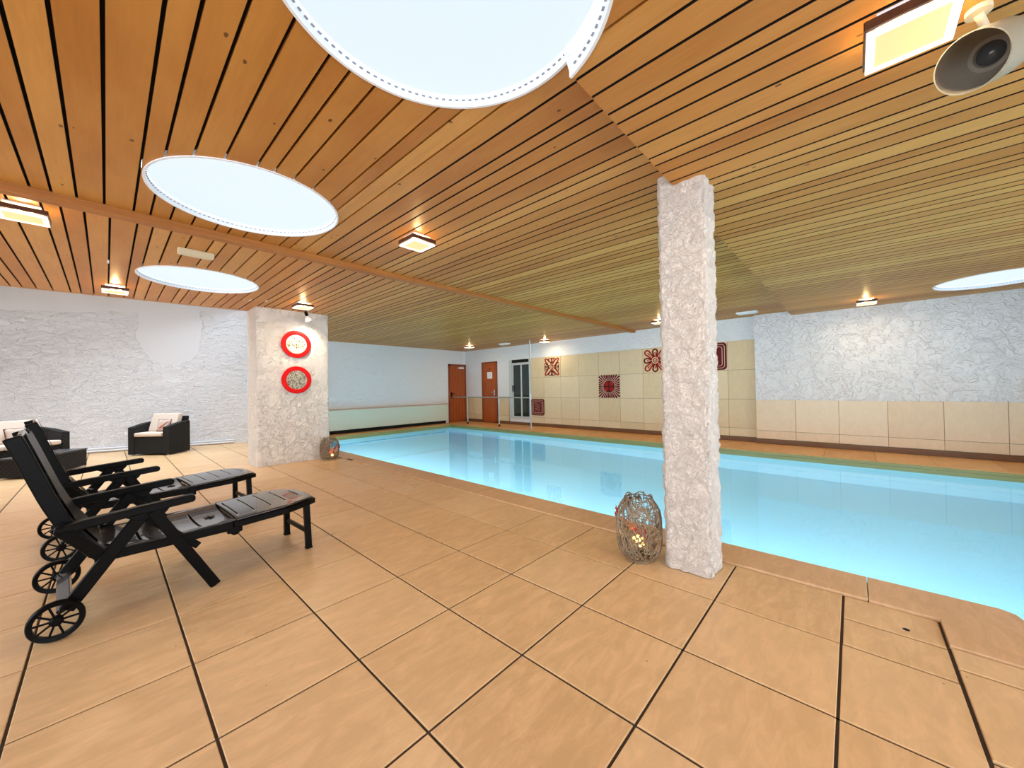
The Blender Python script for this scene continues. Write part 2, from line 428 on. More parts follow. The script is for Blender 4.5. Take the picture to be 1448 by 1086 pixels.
# ------------------------------------------------------------------ skylights
for i, (cx, cy, z) in enumerate(SKY):
    lab = ['large round skylight overhead, nearest, with a notched rim at the ceiling step',
           'round skylight between the nearest skylight and the timber beam',
           'round skylight behind the timber beam, over the lounge side',
           'round skylight at the far right, near the back wall'][i]
    t = thing('round_skylight', lab, 'skylight', (cx, cy, z), 0, None)
    mb = MB(); n = 96; top = .045
    for j in range(n):
        a0, a1 = 2*PI*j/n, 2*PI*(j+1)/n
        zl = []
        for a in (a0, a1):
            am = (a0+a1)/2
            low = 0.0
            if i == 0 and cy+R*math.sin(am) < YS: low = LO-HI
            zl.append(low-.006)
        pts = lambda r, a, zz: (r*math.cos(a), r*math.sin(a), zz)
        mb.poly([pts(R-.006, a0, zl[0]), pts(R-.006, a1, zl[1]), pts(R-.012, a1, top), pts(R-.012, a0, top)])
        mb.poly([pts(R+.006, a0, zl[0]), pts(R+.006, a1, zl[1]), pts(R-.006, a1, zl[1]), pts(R-.006, a0, zl[0])])
        mb.poly([pts(R+.006, a0, zl[0]), pts(R+.006, a1, zl[1]), pts(R+.006, a1, .1), pts(R+.006, a0, .1)])
    if i == 0:                      # the liner tongue that hangs down at the step
        yy = YS-cy
        for sx in (1, -1):
            xx = math.sqrt(R*R-yy*yy)
            mb.prism([(sx*(xx+.006), yy, -.006), (sx*(xx-.05), yy+.004, -.006), (sx*(xx-.004), yy, LO-HI-.006)], (0, -.006, 0))
    mb.build('shaft_liner', M['vinyl'], t, smooth=True, weld=True)
    mb = MB()
    for j in range(110):
        a = 2*PI*j/110; am = a
        low = (LO-HI) if (i == 0 and cy+R*math.sin(am) < YS) else 0
        if i == 0 and abs(cy+R*math.sin(am)-YS) < .02: continue
        mt = Matrix.Rotation(a, 4, 'Z')
        mb.box((R-.017, -.007, low+.020), (R-.009, .007, low+.023), 0, mt)
    tag(mb.build('staple_row', M['staple'], t), kind='stuff')
    mb = MB(); prof = [(R-.014, top-.002), (R*.8, top+.02), (R*.5, top+.034), (R*.2, top+.04), (.001, top+.041)]
    mb.lathe(prof, 48); mb.build('opal_membrane', M['dome'], t, smooth=True)

# ------------------------------------------------------------------ FLOOR
mb = MB()
CX = [-.737, -.243, .251, .745, 1.238, 1.732, 2.238, 2.755]     # grout lines running along Y
pitch = .494
xs = []
x = -.737
while x > XM-.6: x -= pitch; xs.append(x)
xs = xs[::-1]+CX
ry = lambda i: 2.141-.520*i
def tile(x0, y0, x1, y1, z=0.0, g=.0050, mi=0, h=.02):
    mb.cr = random.random(); b = .0025
    a0, b0, a1, b1 = x0+g, y0+g, x1-g, y1-g
    if a1-a0 < .02 or b1-b0 < .02: return
    k = len(mb.v)
    mb.v += [(a0,b0,z-h),(a1,b0,z-h),(a1,b1,z-h),(a0,b1,z-h),(a0,b0,z-b),(a1,b0,z-b),(a1,b1,z-b),(a0,b1,z-b),(a0+b,b0+b,z),(a1-b,b0+b,z),(a1-b,b1-b,z),(a0+b,b1-b,z)]
    for q in ((0,1,5,4),(1,2,6,5),(2,3,7,6),(3,0,4,7),(4,5,9,8),(5,6,10,9),(6,7,11,10),(7,4,8,11),(8,9,10,11)): mb.face([k+i for i in q], mi)
rows = [ry(i) for i in range(-20, 5)]
rows = sorted(rows)   # from y=.061 up
for xa, xb in zip(xs[:-1], xs[1:]):
    for ya, yb in zip(rows[:-1], rows[1:]):
        if xa > 2.2 and abs(ya-ry(-3)) < .01:      # small cut tile near the lantern side
            tile(xa, ya, xa+.29, yb); tile(xa+.29, ya, xb, (ya+yb)/2+.1); tile(xa+.29, (ya+yb)/2+.1, xb, yb); continue
        if yb > YL+.1 and xa > 2.2: continue
        tile(xa, ya, xb, yb)
# near foreground below y = .061, with the service hatches by the pool
y4 = ry(4)
for xa, xb in zip(xs[:-1], xs[1:]):
    if xb <= 1.75:
        ya = y4
        while ya > -4.1: tile(xa, ya-.52, xb, ya); ya -= .52
tile(1.732, -.29, 2.238, y4)
tile(2.238, -.29, 2.49, y4, 0, .006); tile(2.49, -.29, 2.755, y4, 0, .006)
tile(1.732+.11, -.60, 2.34, -.292, .004); tile(1.732, -.60, 1.84, -.292)
tile(2.342, -.60, 2.51, -.292, .004)
tile(1.732, -1.1, 2.0, -.602); ya = -1.1
while ya > -4: tile(1.732, ya-.52, 2.0, ya); ya -= .52
mb.cr = 0
mb.box((XM, y4-4.2, -.03), (1.74, 12.6, -.006), 1); mb.box((1.73, -.6, -.03), (2.8, 12.6, -.006), 1); mb.box((2.75, 9.9, -.03), (3.06, 12.6, -.006), 1); mb.box((1.73, -4.2, -.03), (2.0, -.59, -.006), 1)
struct(mb.build('floor', [M['tile'], M['grout']]))
# coping along the near pool edge
mb = MB()
def cop(x0, y0, x1, y1, z=.012): tile(x0, y0, x1, y1, z, .002, 0, .10)
ya = -.04
mb.cr = .4
Lp = [(2.757, -.042), (3.073, -.042), (3.073, -.53), (3.045, -.575), (2.96, -.60), (2.514, -.60), (2.514, -.294), (2.757, -.294)]
mb.prism([(px, py, -.088) for px, py in Lp], (0, 0, .10))
while ya < 9.9: cop(2.758, ya, 3.075, min(ya+1.045, 9.95)); ya += 1.045
struct(mb.build('trim_5', M['coping'], bevel=.003))
# far deck and left end deck
mb = MB(); ya = -3.9; XD = 7.72
while ya < 9.86: tile(XD, ya, XW+.02, min(ya+.61, 9.86), .0, .002); ya += .61
xa = 3.06
while xa < XW: tile(xa, 9.86, min(xa+.61, XW+.02), YL+.05, 0, .002); xa += .61
mb.cr = 0; mb.box((XD+.02, -4, -.12), (XW+.05, YL, -.006), 1); mb.box((2.76, 9.88, -.12), (XW+.05, YL+.1, -.006), 1)
struct(mb.build('floor', [M['coping_far'], M['grout']]))
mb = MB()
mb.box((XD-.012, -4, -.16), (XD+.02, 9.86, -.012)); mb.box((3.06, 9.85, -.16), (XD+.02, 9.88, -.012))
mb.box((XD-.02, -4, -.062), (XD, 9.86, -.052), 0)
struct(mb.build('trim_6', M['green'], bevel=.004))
# pool basin
PZ = -1.35
mb = MB()
mb.poly([(2.0, -4, PZ), (XD, -4, PZ), (XD, 9.87, PZ), (2.0, 9.87, PZ)])
mb.box((XD-.01, -4.1, PZ), (XD+.05, 9.9, -.10)); mb.box((3.0, 9.86, PZ), (XD+.05, 9.9, -.10))
mb.box((3.0, -.6, PZ), (3.07, 9.9, -.02)); mb.box((1.95, -.60, PZ), (3.06, -.585, -.02)); mb.box((1.95, -4.1, PZ), (2.0, -.6, -.02))
mb.box((1.95, -4.1, PZ), (XD+.05, -4.05, -.02))
# entry steps in the bay
for k in range(4): mb.box((2.0, -4, PZ), (2.35+.3*k, -.6-.0, -.3-.27*k))
o = struct(mb.build('floor', M['liner']))
mb = MB(); mb.poly([(3.07, -4, -.105), (XD-.012, -4, -.105), (XD-.012, 9.85, -.105), (3.07, 9.85, -.105)])
mb.poly([(2.0, -4, -.105), (3.07, -4, -.105), (3.07, -.6, -.105), (2.0, -.6, -.105)])
tag(mb.build('pool_water', M['water'], weld=True), 'clear turquoise water filling the indoor swimming pool', 'water', kind='stuff')
# added unseen area lights under the near coping, to brighten the basin
for k, yy in enumerate((-2.2, .2, 2.6, 5.0, 7.4)):
    L = bpy.data.lights.new('added_pool_fill', 'AREA'); L.shape = 'RECTANGLE'; L.size = .10; L.size_y = 2.2; L.energy = 21; L.color = (.88, .94, 1.0)
    lo = bpy.data.objects.new('added_pool_fill', L); C.objects.link(lo); lo.location = (3.12, yy+.6, -.20); lo.rotation_euler = (0, math.radians(-66), 0)

# ------------------------------------------------------------------ WALLS
mb = MB(); mb.box((XW, 1.43, -.2), (XW+.15, 7.30, 2.66)); 
mb.box((XW, 7.30, 2.07), (XW+.15, 8.22, 2.66)); mb.box((XW, 7.30, -.2), (XW+.15, 8.22, .20)); mb.box((XW, 8.22, -.2), (XW+.15, 8.76, 2.66))
mb.box((XW, 8.76, 2.06), (XW+.15, 9.50, 2.66)); mb.box((XW, 9.50, -.2), (XW+.15, YL+.2, 2.66))
struct(mb.build('wall_back', M['plaster_pool']))
mb = MB(); mb.box((XF, -4.1, -.2), (XW+.15, 1.43, 2.66)); struct(mb.build('wall_back', M['plaster_back']))
mb = MB(); mb.box((2.66, YL, -.2), (8.06, YL+.15, 2.66)); mb.box((8.06, YL, 2.03), (XW+.15, YL+.15, 2.66)); mb.box((8.06, YL+.06, -.1), (XW, YL+.15, 2.1))
struct(mb.build('wall_left', M['plaster_pool']))
# lounge wall (slightly skewed to the rest)
def lw(x): return 11.29-.324*x
mb = MB(); mb.prism([(XM-.1, lw(XM-.1), -.1), (2.72, lw(2.72), -.1), (2.72, lw(2.72)+.15, -.1), (XM-.1, lw(XM-.1)+.15, -.1)], (0, 0, 3.45))
struct(mb.build('wall_left', M['plaster_cool']))
# walls behind and beside the camera, and unseen glazing added for fill light
mb = MB()
mb.box((XM-.15, 6.2, -.1), (XM, 12.7, 3.4)); mb.box((XM-.15, -4.1, -.1), (XM, -3.4, 2.66)); mb.box((XM-.15, -3.4, -.1), (XM, 6.2, .25)); mb.box((XM-.15, -3.4, 2.36), (XM, 6.2, 2.66))
struct(mb.build('wall_front', M['plaster_plain']))
mb = MB()
mb.box((XM, -4.15, -.1), (-2.4, -4.0, 2.66)); mb.box((6.8, -4.15, -1.4), (XW+.1, -4.0, 2.66)); mb.box((-2.4, -4.15, -.1), (2.0, -4.0, .25)); mb.box((2.0, -4.15, -1.4), (6.8, -4.0, .25)); mb.box((-2.4, -4.15, 2.36), (6.8, -4.0, 2.66))
struct(mb.build('wall_right', M['plaster_plain']))
mb = MB(); ya = -3.4
for k in range(9): mb.box((XM-.1, ya+1.2*k-.03, .25), (XM-.04, ya+1.2*k+.03, 2.36)) if ya+1.2*k < 6.2 else None
mb.box((XM-.1, -3.4, .25), (XM-.04, 6.2, .31)); mb.box((XM-.1, -3.4, 2.30), (XM-.04, 6.2, 2.36))
f = struct(mb.build('added_window_2', M['alu'])); mb = MB(); mb.box((XM-.08, -3.4, .25), (XM-.07, 6.2, 2.36)); mb.build('pane', M['glass'], f)
mb = MB()
for k in range(9): mb.box((-2.4+1.15*k-.03, -4.1, .25), (-2.4+1.15*k+.03, -4.04, 2.36))
f = struct(mb.build('added_window_3', M['alu'])); mb = MB(); mb.box((-2.4, -4.08, .25), (6.8, -4.07, 2.36)); mb.build('pane', M['glass'], f)

# wall tiling ------------------------------------------------------
mb = MB()
def wtile(x, y0, z0, y1, z1, th=.012, g=.003, mi=0):
    mb.cr = random.random()
    mb.box((x-th, y0+g, z0+g), (x, y1-g, z1-g), mi)
ZR = [.095, .265, .865, 1.470, 2.075]
ys = [1.43, 1.93] + [1.93+.6067*k for k in range(1, 10)]
ys = [y for y in ys if y < 7.32]; ys[-1] = 7.30 if 7.30-ys[-1] < .3 else ys[-1]
YJ = [1.43, 1.93, 2.54, 3.15, 3.76, 4.37, 4.97, 5.58, 6.19, 6.80, 7.30]
for ya, yb in zip(YJ[:-1], YJ[1:]):
    for za, zb in zip(ZR[:-1], ZR[1:]): wtile(XW, ya, za, yb, zb)
for ya, yb in ((8.24, 8.74), (9.52, 9.95), (9.95, YL)):
    for za, zb in zip(ZR[:2], ZR[1:3]): wtile(XW, ya, za, yb, zb)
mb.box((XW-.016, 8.22, .865), (XW, 8.75, .89))
mb.cr = 0; mb.box((XW-.006, 1.43, .09), (XW, 7.30, 2.075), 1); mb.box((XW-.006, 8.22, .09), (XW, 8.75, .865), 1); mb.box((XW-.006, 9.5, .09), (XW, YL, .865), 1)
struct(mb.build('wall_back', [M['walltile'], M['wallgrout']]))
mb = MB(); y = 1.43; 
yj = [1.43, .80, .19, -.42, -1.03, -1.64, -2.25, -2.86, -3.47, -4.0]
for yb, ya in zip(yj[:-1], yj[1:]):
    wtile(XF, ya, .095, yb, .255); wtile(XF, ya, .255, yb, .855)
mb.cr = 0; mb.box((XF-.006, -4, .09), (XF, 1.43, .852), 1)
struct(mb.build('wall_back', [M['wainscot'], M['wallgrout']]))
mb = MB(); mb.box((XW-.03, 1.43, .001), (XW, 8.76, .09)); mb.box((XW-.03, 9.5, .001), (XW, YL, .09)); mb.box((XF-.03, -4, .001), (XF, 1.43, .09))
struct(mb.build('baseboard_back', M['skirt'], bevel=.003))
# bench panel along the left end wall
t = thing('bench_panel', 'long pale green panelled bench ledge along the pool end wall', 'bench', (2.7, YL-.13, 0))
mb = MB(); mb.box((0, 0, .10), (5.22, .12, .64)); mb.build('panel', M['panel'], t, bevel=.004)
mb = MB(); mb.box((-.0, -.015, .64), (5.24, .13, .675)); mb.build('cap', M['cap'], t, bevel=.003)
mb = MB(); mb.box((0, .05, .001), (5.18, .12, .10)); mb.build('plinth', M['black'], t)
# ------------------------------------------------------------------ pillar and column
def rough_block(name, x0, x1, y0, y1, z0, z1, amp, sc, step, m, topcut=None):
    bm = bmesh.new(); nx, ny, nzz = [max(2, int(round(d/step))) for d in (x1-x0, y1-y0, z1-z0)]
    vs = {}
    def V(i, j, k):
        if (i, j, k) not in vs:
            p = Vector((x0+(x1-x0)*i/nx, y0+(y1-y0)*j/ny, z0+(z1-z0)*k/nzz))
            if topcut: p.z = min(p.z, topcut(p))
            c = Vector(((x0+x1)/2, (y0+y1)/2, p.z)); n = Vector((0, 0, 0))
            if i in (0, nx): n.x = 1 if i else -1
            if j in (0, ny): n.y = 1 if j else -1
            edge_ = abs(n.x)+abs(n.y) > 1.5
            q = p*sc; w = noise.noise_vector(q*.5)*.8
            d = noise.turbulence(q+w, 3, False)-.35
            rid = 1-abs(noise.noise(q*1.7+w*1.5))*2
            off = amp*(d*.6+rid*.45)
            if edge_: off -= amp*.9+amp*.8*abs(noise.noise(q*2.3)); n.normalize()
            p = p+n*off
            vs[(i, j, k)] = bm.verts.new(p)
        return vs[(i, j, k)]
    for k in range(nzz):
        for i in range(nx):
            bm.faces.new((V(i, 0, k), V(i+1, 0, k), V(i+1, 0, k+1), V(i, 0, k+1)))
            bm.faces.new((V(i+1, ny, k), V(i, ny, k), V(i, ny, k+1), V(i+1, ny, k+1)))
        for j in range(ny):
            bm.faces.new((V(0, j+1, k), V(0, j, k), V(0, j, k+1), V(0, j+1, k+1)))
            bm.faces.new((V(nx, j, k), V(nx, j+1, k), V(nx, j+1, k+1), V(nx, j, k+1)))
    me = bpy.data.meshes.new(name); bmesh.ops.recalc_face_normals(bm, faces=bm.faces); bm.to_mesh(me); bm.free()
    me.materials.append(m); me.polygons.foreach_set('use_smooth', [True]*len(me.polygons))
    o = bpy.data.objects.new(name, me); C.objects.link(o); return struct(o)
rough_block('wall_column', 2.455, 2.69, .645, .925, .004, HI+.02, .016, 17, .0115, M['plaster_col'])
rough_block('wall_pillar', 1.585, 2.675, 6.86, 7.42, .002, MID+.02, .006, 9, .022, M['plaster_cream'])
# switch on the pillar flank
mb = MB(); mb.box((2.676, 6.93, 1.62), (2.692, 7.01, 1.86)); tag(mb.build('wall_switch', M['black_plastic'], bevel=.003), 'small black box on the pool side of the broad pillar', 'switch')

# ------------------------------------------------------------------ doors and window
def door_part(mb, o): pass
# door 1 in the left wall
mb = MB(); y = YL
mb.box((8.12, y-.03, .012), (8.78, y+.02, 1.97)); d1 = struct(mb.build('door_1', M['door'], bevel=.003))
mb = MB(); mb.box((8.06, y-.04, .0), (8.12, y+.03, 2.04)); mb.box((8.78, y-.04, 0), (8.84, y+.03, 2.04)); mb.box((8.06, y-.04, 1.97), (8.84, y+.03, 2.04)); mb.build('frame', M['doorframe'], d1)
mb = MB()
for k in range(1, 5): mb.box((8.12+.132*k-.002, y-.0315, .03), (8.12+.132*k+.002, y-.0295, 1.95))
mb.build('seam', M['doorline'], d1)
mb = MB(); mb.box((8.48, y-.08, 1.88), (8.72, y-.03, 1.94)); mb.bar((8.6, y-.06, 1.95), (8.74, y-.03, 1.98), .015, .01); mb.build('closer', M['paper'], d1, bevel=.004)
mb = MB(); mb.box((8.15, y-.045, .92), (8.19, y-.03, 1.06)); mb.tube([(8.17, y-.04, 1.0), (8.17, y-.08, 1.0), (8.28, y-.08, 1.0)], .011); mb.build('handle', M['black_plastic'], d1, smooth=True)
# door 2 in the back wall
x = XW
mb = MB(); mb.box((x-.03, 8.82, .05), (x+.02, 9.44, 2.02)); d2 = struct(mb.build('door_2', M['door'], bevel=.003))
mb = MB(); mb.box((x-.035, 8.76, .0), (x+.03, 8.82, 2.07)); mb.box((x-.035, 9.44, 0), (x+.03, 9.50, 2.07)); mb.box((x-.035, 8.76, 2.02), (x+.03, 9.5, 2.07)); mb.box((x-.035, 8.76, 0), (x+.03, 9.5, .05)); mb.build('frame', M['doorframe'], d2)
mb = MB(); mb.box((x-.033, 8.98, 1.50), (x-.030, 9.22, 1.72)); pp = mb.build('notice', M['paper'], d2)
mb = MB()
for k in range(5): mb.box((x-.0345, 9.03, 1.67-.032*k), (x-.033, 9.17-.02*(k % 2), 1.675-.032*k))
mb.build('writing', M['ink'], pp)
mb = MB(); mb.box((x-.036, 9.08, 1.80), (x-.030, 9.12, 1.86)); mb.build('plate', M['doorline'], d2)
mb = MB(); mb.box((x-.042, 8.86, .93), (x-.03, 8.91, 1.12)); mb.tube([(x-.035, 8.885, 1.04), (x-.08, 8.885, 1.04), (x-.08, 9.0, 1.04)], .011); mb.build('handle', M['chrome'], d2, smooth=True)
# sliding window door
mb = MB()
mb.box((x-.03, 7.31, .20), (x+.10, 7.37, 2.07)); mb.box((x-.03, 8.10, .20), (x+.10, 8.21, 2.07)); mb.box((x-.03, 7.37, .20), (x+.10, 8.10, .27)); mb.box((x+.0, 7.37, 1.93), (x+.10, 8.10, 1.97))
mb.box((x+.01, 7.70, .27), (x+.05, 7.745, 1.93)); mb.box((x+.01, 7.37, .27), (x+.05, 7.395, 1.93)); mb.box((x+.01, 8.06, .27), (x+.05, 8.10, 1.93)); mb.box((x+.01, 7.37, 1.90), (x+.05, 8.1, 1.935))
w1 = struct(mb.build('window_1', M['alu'], bevel=.003))
mb = MB(); mb.box((x+.03, 7.37, .27), (x+.035, 8.10, 1.93)); mb.build('pane', M['glassdark'], w1)
mb = MB(); mb.box((x-.0, 7.32, 1.97), (x+.10, 8.20, 2.07)); mb.build('shutter_slot', M['black'], w1)
mb = MB(); mb.box((x-.02, 8.055, 1.05), (x+.01, 8.075, 1.25)); mb.build('handle', M['black_plastic'], w1)

# ------------------------------------------------------------------ handrail
t = thing('handrail', 'grey steel handrail with three posts and a tall pole to the ceiling', 'railing', (8.2, 6.8, 0))
mb = MB(); mb.tube([(0.0, YL-6.8-.03, .885), (0, 0, .885)], .021, 12); mb.build('top_rail', M['steel'], t, smooth=True)
for yy, zt in ((2.75, .885), (1.27, .885), (0, HI-.001)):
    mb = MB(); mb.tube([(0, yy, .012), (0, yy, zt)], .021, 12); mb.build('post', M['steel'], t, smooth=True)
    mb = MB(); mb.lathe([(.045, .001), (.045, .010), (.028, .016), (.026, .05), (.0215, .05)], 16, c=(0, yy, 0)); mb.build('foot_flange', M['black_plastic'] if yy else M['steel'], t, smooth=True)
mb = MB(); mb.tube([(0, 0, .83), (0, 0, 1.0)], .032, 12); mb.build('clamp', M['alu'], t, smooth=True)
mb = MB(); mb.tube([(0, YL-6.8-.03, .885), (0, YL-6.8-.001, .885)], .045, 16); mb.build('wall_flange', M['black_plastic'], t, smooth=True)

# ------------------------------------------------------------------ lamps on the ceiling
def make_lamp(z=HI):
    t = thing('ceiling_lamp', 'x', 'lamp', (0, 0, z))
    mb = MB(); mb.box((-.085, -.085, -.012), (.085, .085, -.001)); mb.build('mounting_plate', M['white'], t, bevel=.002)
    for k in range(4):
        mb = MB(); mt = Matrix.Rotation(PI/2*k, 4, 'Z'); mb.box((-.115, -.118, -.066), (.115, -.106, -.034), 0, mt); mb.build('wooden_bar', M['walnut'], t, bevel=.001)
    mb = MB(); mb.box((-.088, -.088, -.080), (.088, .088, -.074)); mb.build('glass_panel', M['lampglass'], t)
    mb = MB()
    for k in range(4): mb.box((-.112, -.112, -.084), (.112 if k % 2 else .088, -.088, -.072), 0, Matrix.Rotation(PI/2*k, 4, 'Z'))
    mb.build('glass_border', M['lampedge'], t)
    for sx in (-1, 1):
        mb = MB(); mb.box((sx*.085-.006, -.10, -.074), (sx*.085+.006, .10, -.066)); mb.build('bracket', M['chrome'], t)
    mb = MB()
    mb.lathe([(.001, -.055), (.012, -.052), (.017, -.04), (.012, -.028), (.001, -.024)], 12, c=(-.03, 0, 0)); mb.build('bulb', M['bulb'], t, smooth=True)
    mb = MB(); mb.lathe([(.001, -.055), (.012, -.052), (.017, -.04), (.012, -.028), (.001, -.024)], 12, c=(.04, .03, 0)); mb.build('bulb', M['bulb'], t, smooth=True)
    L = bpy.data.lights.new('lamp_glow', 'POINT'); L.energy = 4.0; L.color = (1, .66, .30); L.shadow_soft_size = .02
    lo = bpy.data.objects.new('lamp_glow', L); C.objects.link(lo); lo.parent = t; lo.location = (0, 0, -.03)
    L = bpy.data.lights.new('lamp_downlight', 'AREA'); L.shape = 'SQUARE'; L.size = .2; L.energy = 5.5; L.color = (1, .80, .55)
    lo = bpy.data.objects.new('lamp_downlight', L); C.objects.link(lo); lo.parent = t; lo.location = (0, 0, -.086)
    return t
lampP = [(1.88, 2.84, HI, 'square ceiling lamp between the pool and the middle skylight, alone on the timber'),
         (-.39, 4.30, MID, 'square ceiling lamp at the far left just behind the timber beam'),
         (.08, 6.68, MID, 'square ceiling lamp at the ceiling edge left of the farthest lounge skylight'),
         (2.02, 6.12, MID, 'square ceiling lamp in front of the broad pillar with red discs'),
         (7.62, 8.75, MID, 'small distant ceiling lamp near the corner with the two wooden doors'),
         (8.32, 6.35, MID, 'small distant ceiling lamp above the floral relief tile'),
         (7.72, 2.93, HI, 'distant ceiling lamp half hidden behind the near column'),
         (7.93, -.18, LO, 'ceiling lamp over the right white wall, left of the far right skylight'),
         (1.90, -.17, LO, 'large looking lit lamp at the top right, beside the white spotlight')]
L0 = make_lamp()
for i, (a, b, z, lab) in enumerate(lampP):
    o = L0 if i == 0 else copy_tree(L0)
    o.location = (a, b, z); tag(o, lab, 'lamp', 'square ceiling lamps')

# the big spotlight, top right
t = thing('spotlight', 'grey white cylindrical spotlight hanging from the ceiling beside the lit lamp', 'spotlight', (2.04, -.345, LO))
_fw = Vector((.73743, .67535, .00981)); _rt = Vector((.67541, -.73718, -.01699)); _up = Vector((.0053, .0192, .9998))
ax = -(_rt*.83+_up*.47+_fw*.3).normalized()
def oriented(ax, loc=(0, 0, 0)):
    q = ax.to_track_quat('Z', 'Y').to_matrix().to_4x4(); q.translation = loc; return q
SP0 = Vector((1.92, -.305, 2.22))-ax*.25-Vector((2.04, -.345, LO))
q = oriented(ax, SP0)
mb = MB(); n = 48; k0 = len(mb.v)
def ring(r, z, slant=0.0, inner=False):
    return [q @ Vector((r*math.cos(2*PI*j/n), r*math.sin(2*PI*j/n), z+slant*math.cos(2*PI*j/n))) for j in range(n)]
rings = [ring(.03, -.015), ring(.07, -.01), ring(.084, .01), ring(.088, .05), ring(.088, .25, .01), ring(.0845, .25, .01)]
for r in rings: mb.v += [tuple(p) for p in r]
for i in range(len(rings)-1):
    for j in range(n): mb.face([k0+i*n+j, k0+i*n+(j+1) % n, k0+(i+1)*n+(j+1) % n, k0+(i+1)*n+j])
mb.face([k0+j for j in range(n)])
mb.build('housing', M['spotwhite'], t, smooth=True)
mb = MB(); k0 = 0; rings = [ring(.0844, .2498, .01), ring(.083, .15), ring(.05, .10), ring(.038, .10), ring(.034, .09)]
for r in rings: mb.v += [tuple(p) for p in r]
for i in range(len(rings)-1):
    for j in range(n): mb.face([k0+i*n+j, k0+i*n+(j+1) % n, k0+(i+1)*n+(j+1) % n, k0+(i+1)*n+j])
mb.build('reflector', M['spotinner'], t, smooth=True)
mb = MB(); mb.lathe([(.036, .089), (.022, .10), (.001, .105)], 24, mtx=q); mb.build('lens', M['lens'], t, smooth=True)
mb = MB(); mb.lathe([(.001, -.018), (.032, -.018), (.032, -.001)], 24); mb.tube([(0, 0, -.02), tuple(SP0*.5+Vector((0, 0, -.03))), tuple(SP0 + ax*.08+Vector((0, 0, .05)))], .012, 10); mb.build('bracket', M['cream_plastic'], t, smooth=True)
# white ceiling rose beside it
mb = MB(); mb.lathe([(.001, -.03), (.03, -.028), (.034, -.001)], 20); mb.box((-.006, .012, -.034), (.006, .018, -.028), 1)
o = tag(mb.build('ceiling_sensor', [M['white'], M['black']], smooth=True, loc=(1.79, -.375, LO)), 'small white round sensor on the ceiling above the white spotlight', 'sensor')

# small spotlight by the pillar
t = thing('spotlight', 'small spotlight with black socket and clear glass head at the pillar top', 'spotlight', (2.22, 6.60, MID))
mb = MB(); mb.lathe([(.001, -.015), (.035, -.015), (.035, -.001)], 16); mb.tube([(0, 0, -.015), (.0, 0, -.05)], .008, 8); mb.build('mount', M['black_plastic'], t, smooth=True)
mb = MB(); q = oriented(Vector((.45, .25, -.85)).normalized(), (0, 0, -.05)); mb.lathe([(.001, -.01), (.024, -.008), (.026, .05), (.02, .055)], 16, mtx=q); mb.build('socket', M['black_plastic'], t, smooth=True)
mb = MB(); mb.lathe([(.021, .055), (.05, .09), (.066, .13), (.069, .135), (.0, .125)], 24, mtx=q); mb.build('glass_head', M['white'], t, smooth=True)
L = bpy.data.lights.new('spot_beam', 'SPOT'); L.energy = 16; L.spot_size = 1.9; L.spot_blend = 1; L.color = (1, .85, .65); L.shadow_soft_size = .05
lo = bpy.data.objects.new('spot_beam', L); C.objects.link(lo); lo.parent = t; lo.location = (.05, .0, -.22); lo.rotation_euler = Vector((.0, .55, -.75)).to_track_quat('-Z', 'Y').to_euler()

# emergency light box, smoke detectors, clips
mb = MB(); mb.box((-.13, -.035, -.05), (.13, .035, -.0005)); mb.box((-.12, -.03, -.055), (.12, .03, -.05))
tag(mb.build('emergency_light', M['cream_plastic'], bevel=.004, loc=(.58, 4.55, MID)), 'cream rectangular emergency light box between beam and far lounge skylight', 'light')
for (a, b, z, lab) in ((8.15, 7.75, MID, 'white rectangular ceiling sensor above the dark sliding window'), (8.22, 1.45, HI, 'white ceiling sensor to the right of the column near the wall step')):
    mb = MB(); mb.box((-.09, -.17, -.025), (.09, .17, -.0005)); mb.box((-.07, -.14, -.04), (.07, .14, -.025))
    tag(mb.build('ceiling_sensor', M['white'], bevel=.005, loc=(a, b, z)), lab, 'sensor')
for (a, b, lab) in ((.018, 5.50, 'tiny white clip in the board gap left of the lounge skylight'), (1.60, 6.35, 'tiny white clip in the ceiling left of the pillar lamp'), (1.42, 6.45, 'tiny white clip in the ceiling beside the right tip of lounge skylight')):
    mb = MB(); mb.box((-.007, -.06, -.006), (.007, .06, -.0002)); tag(mb.build('ceiling_clip', M['white'], loc=(a, b, MID)), lab, 'clip', 'white clips in the board gaps')

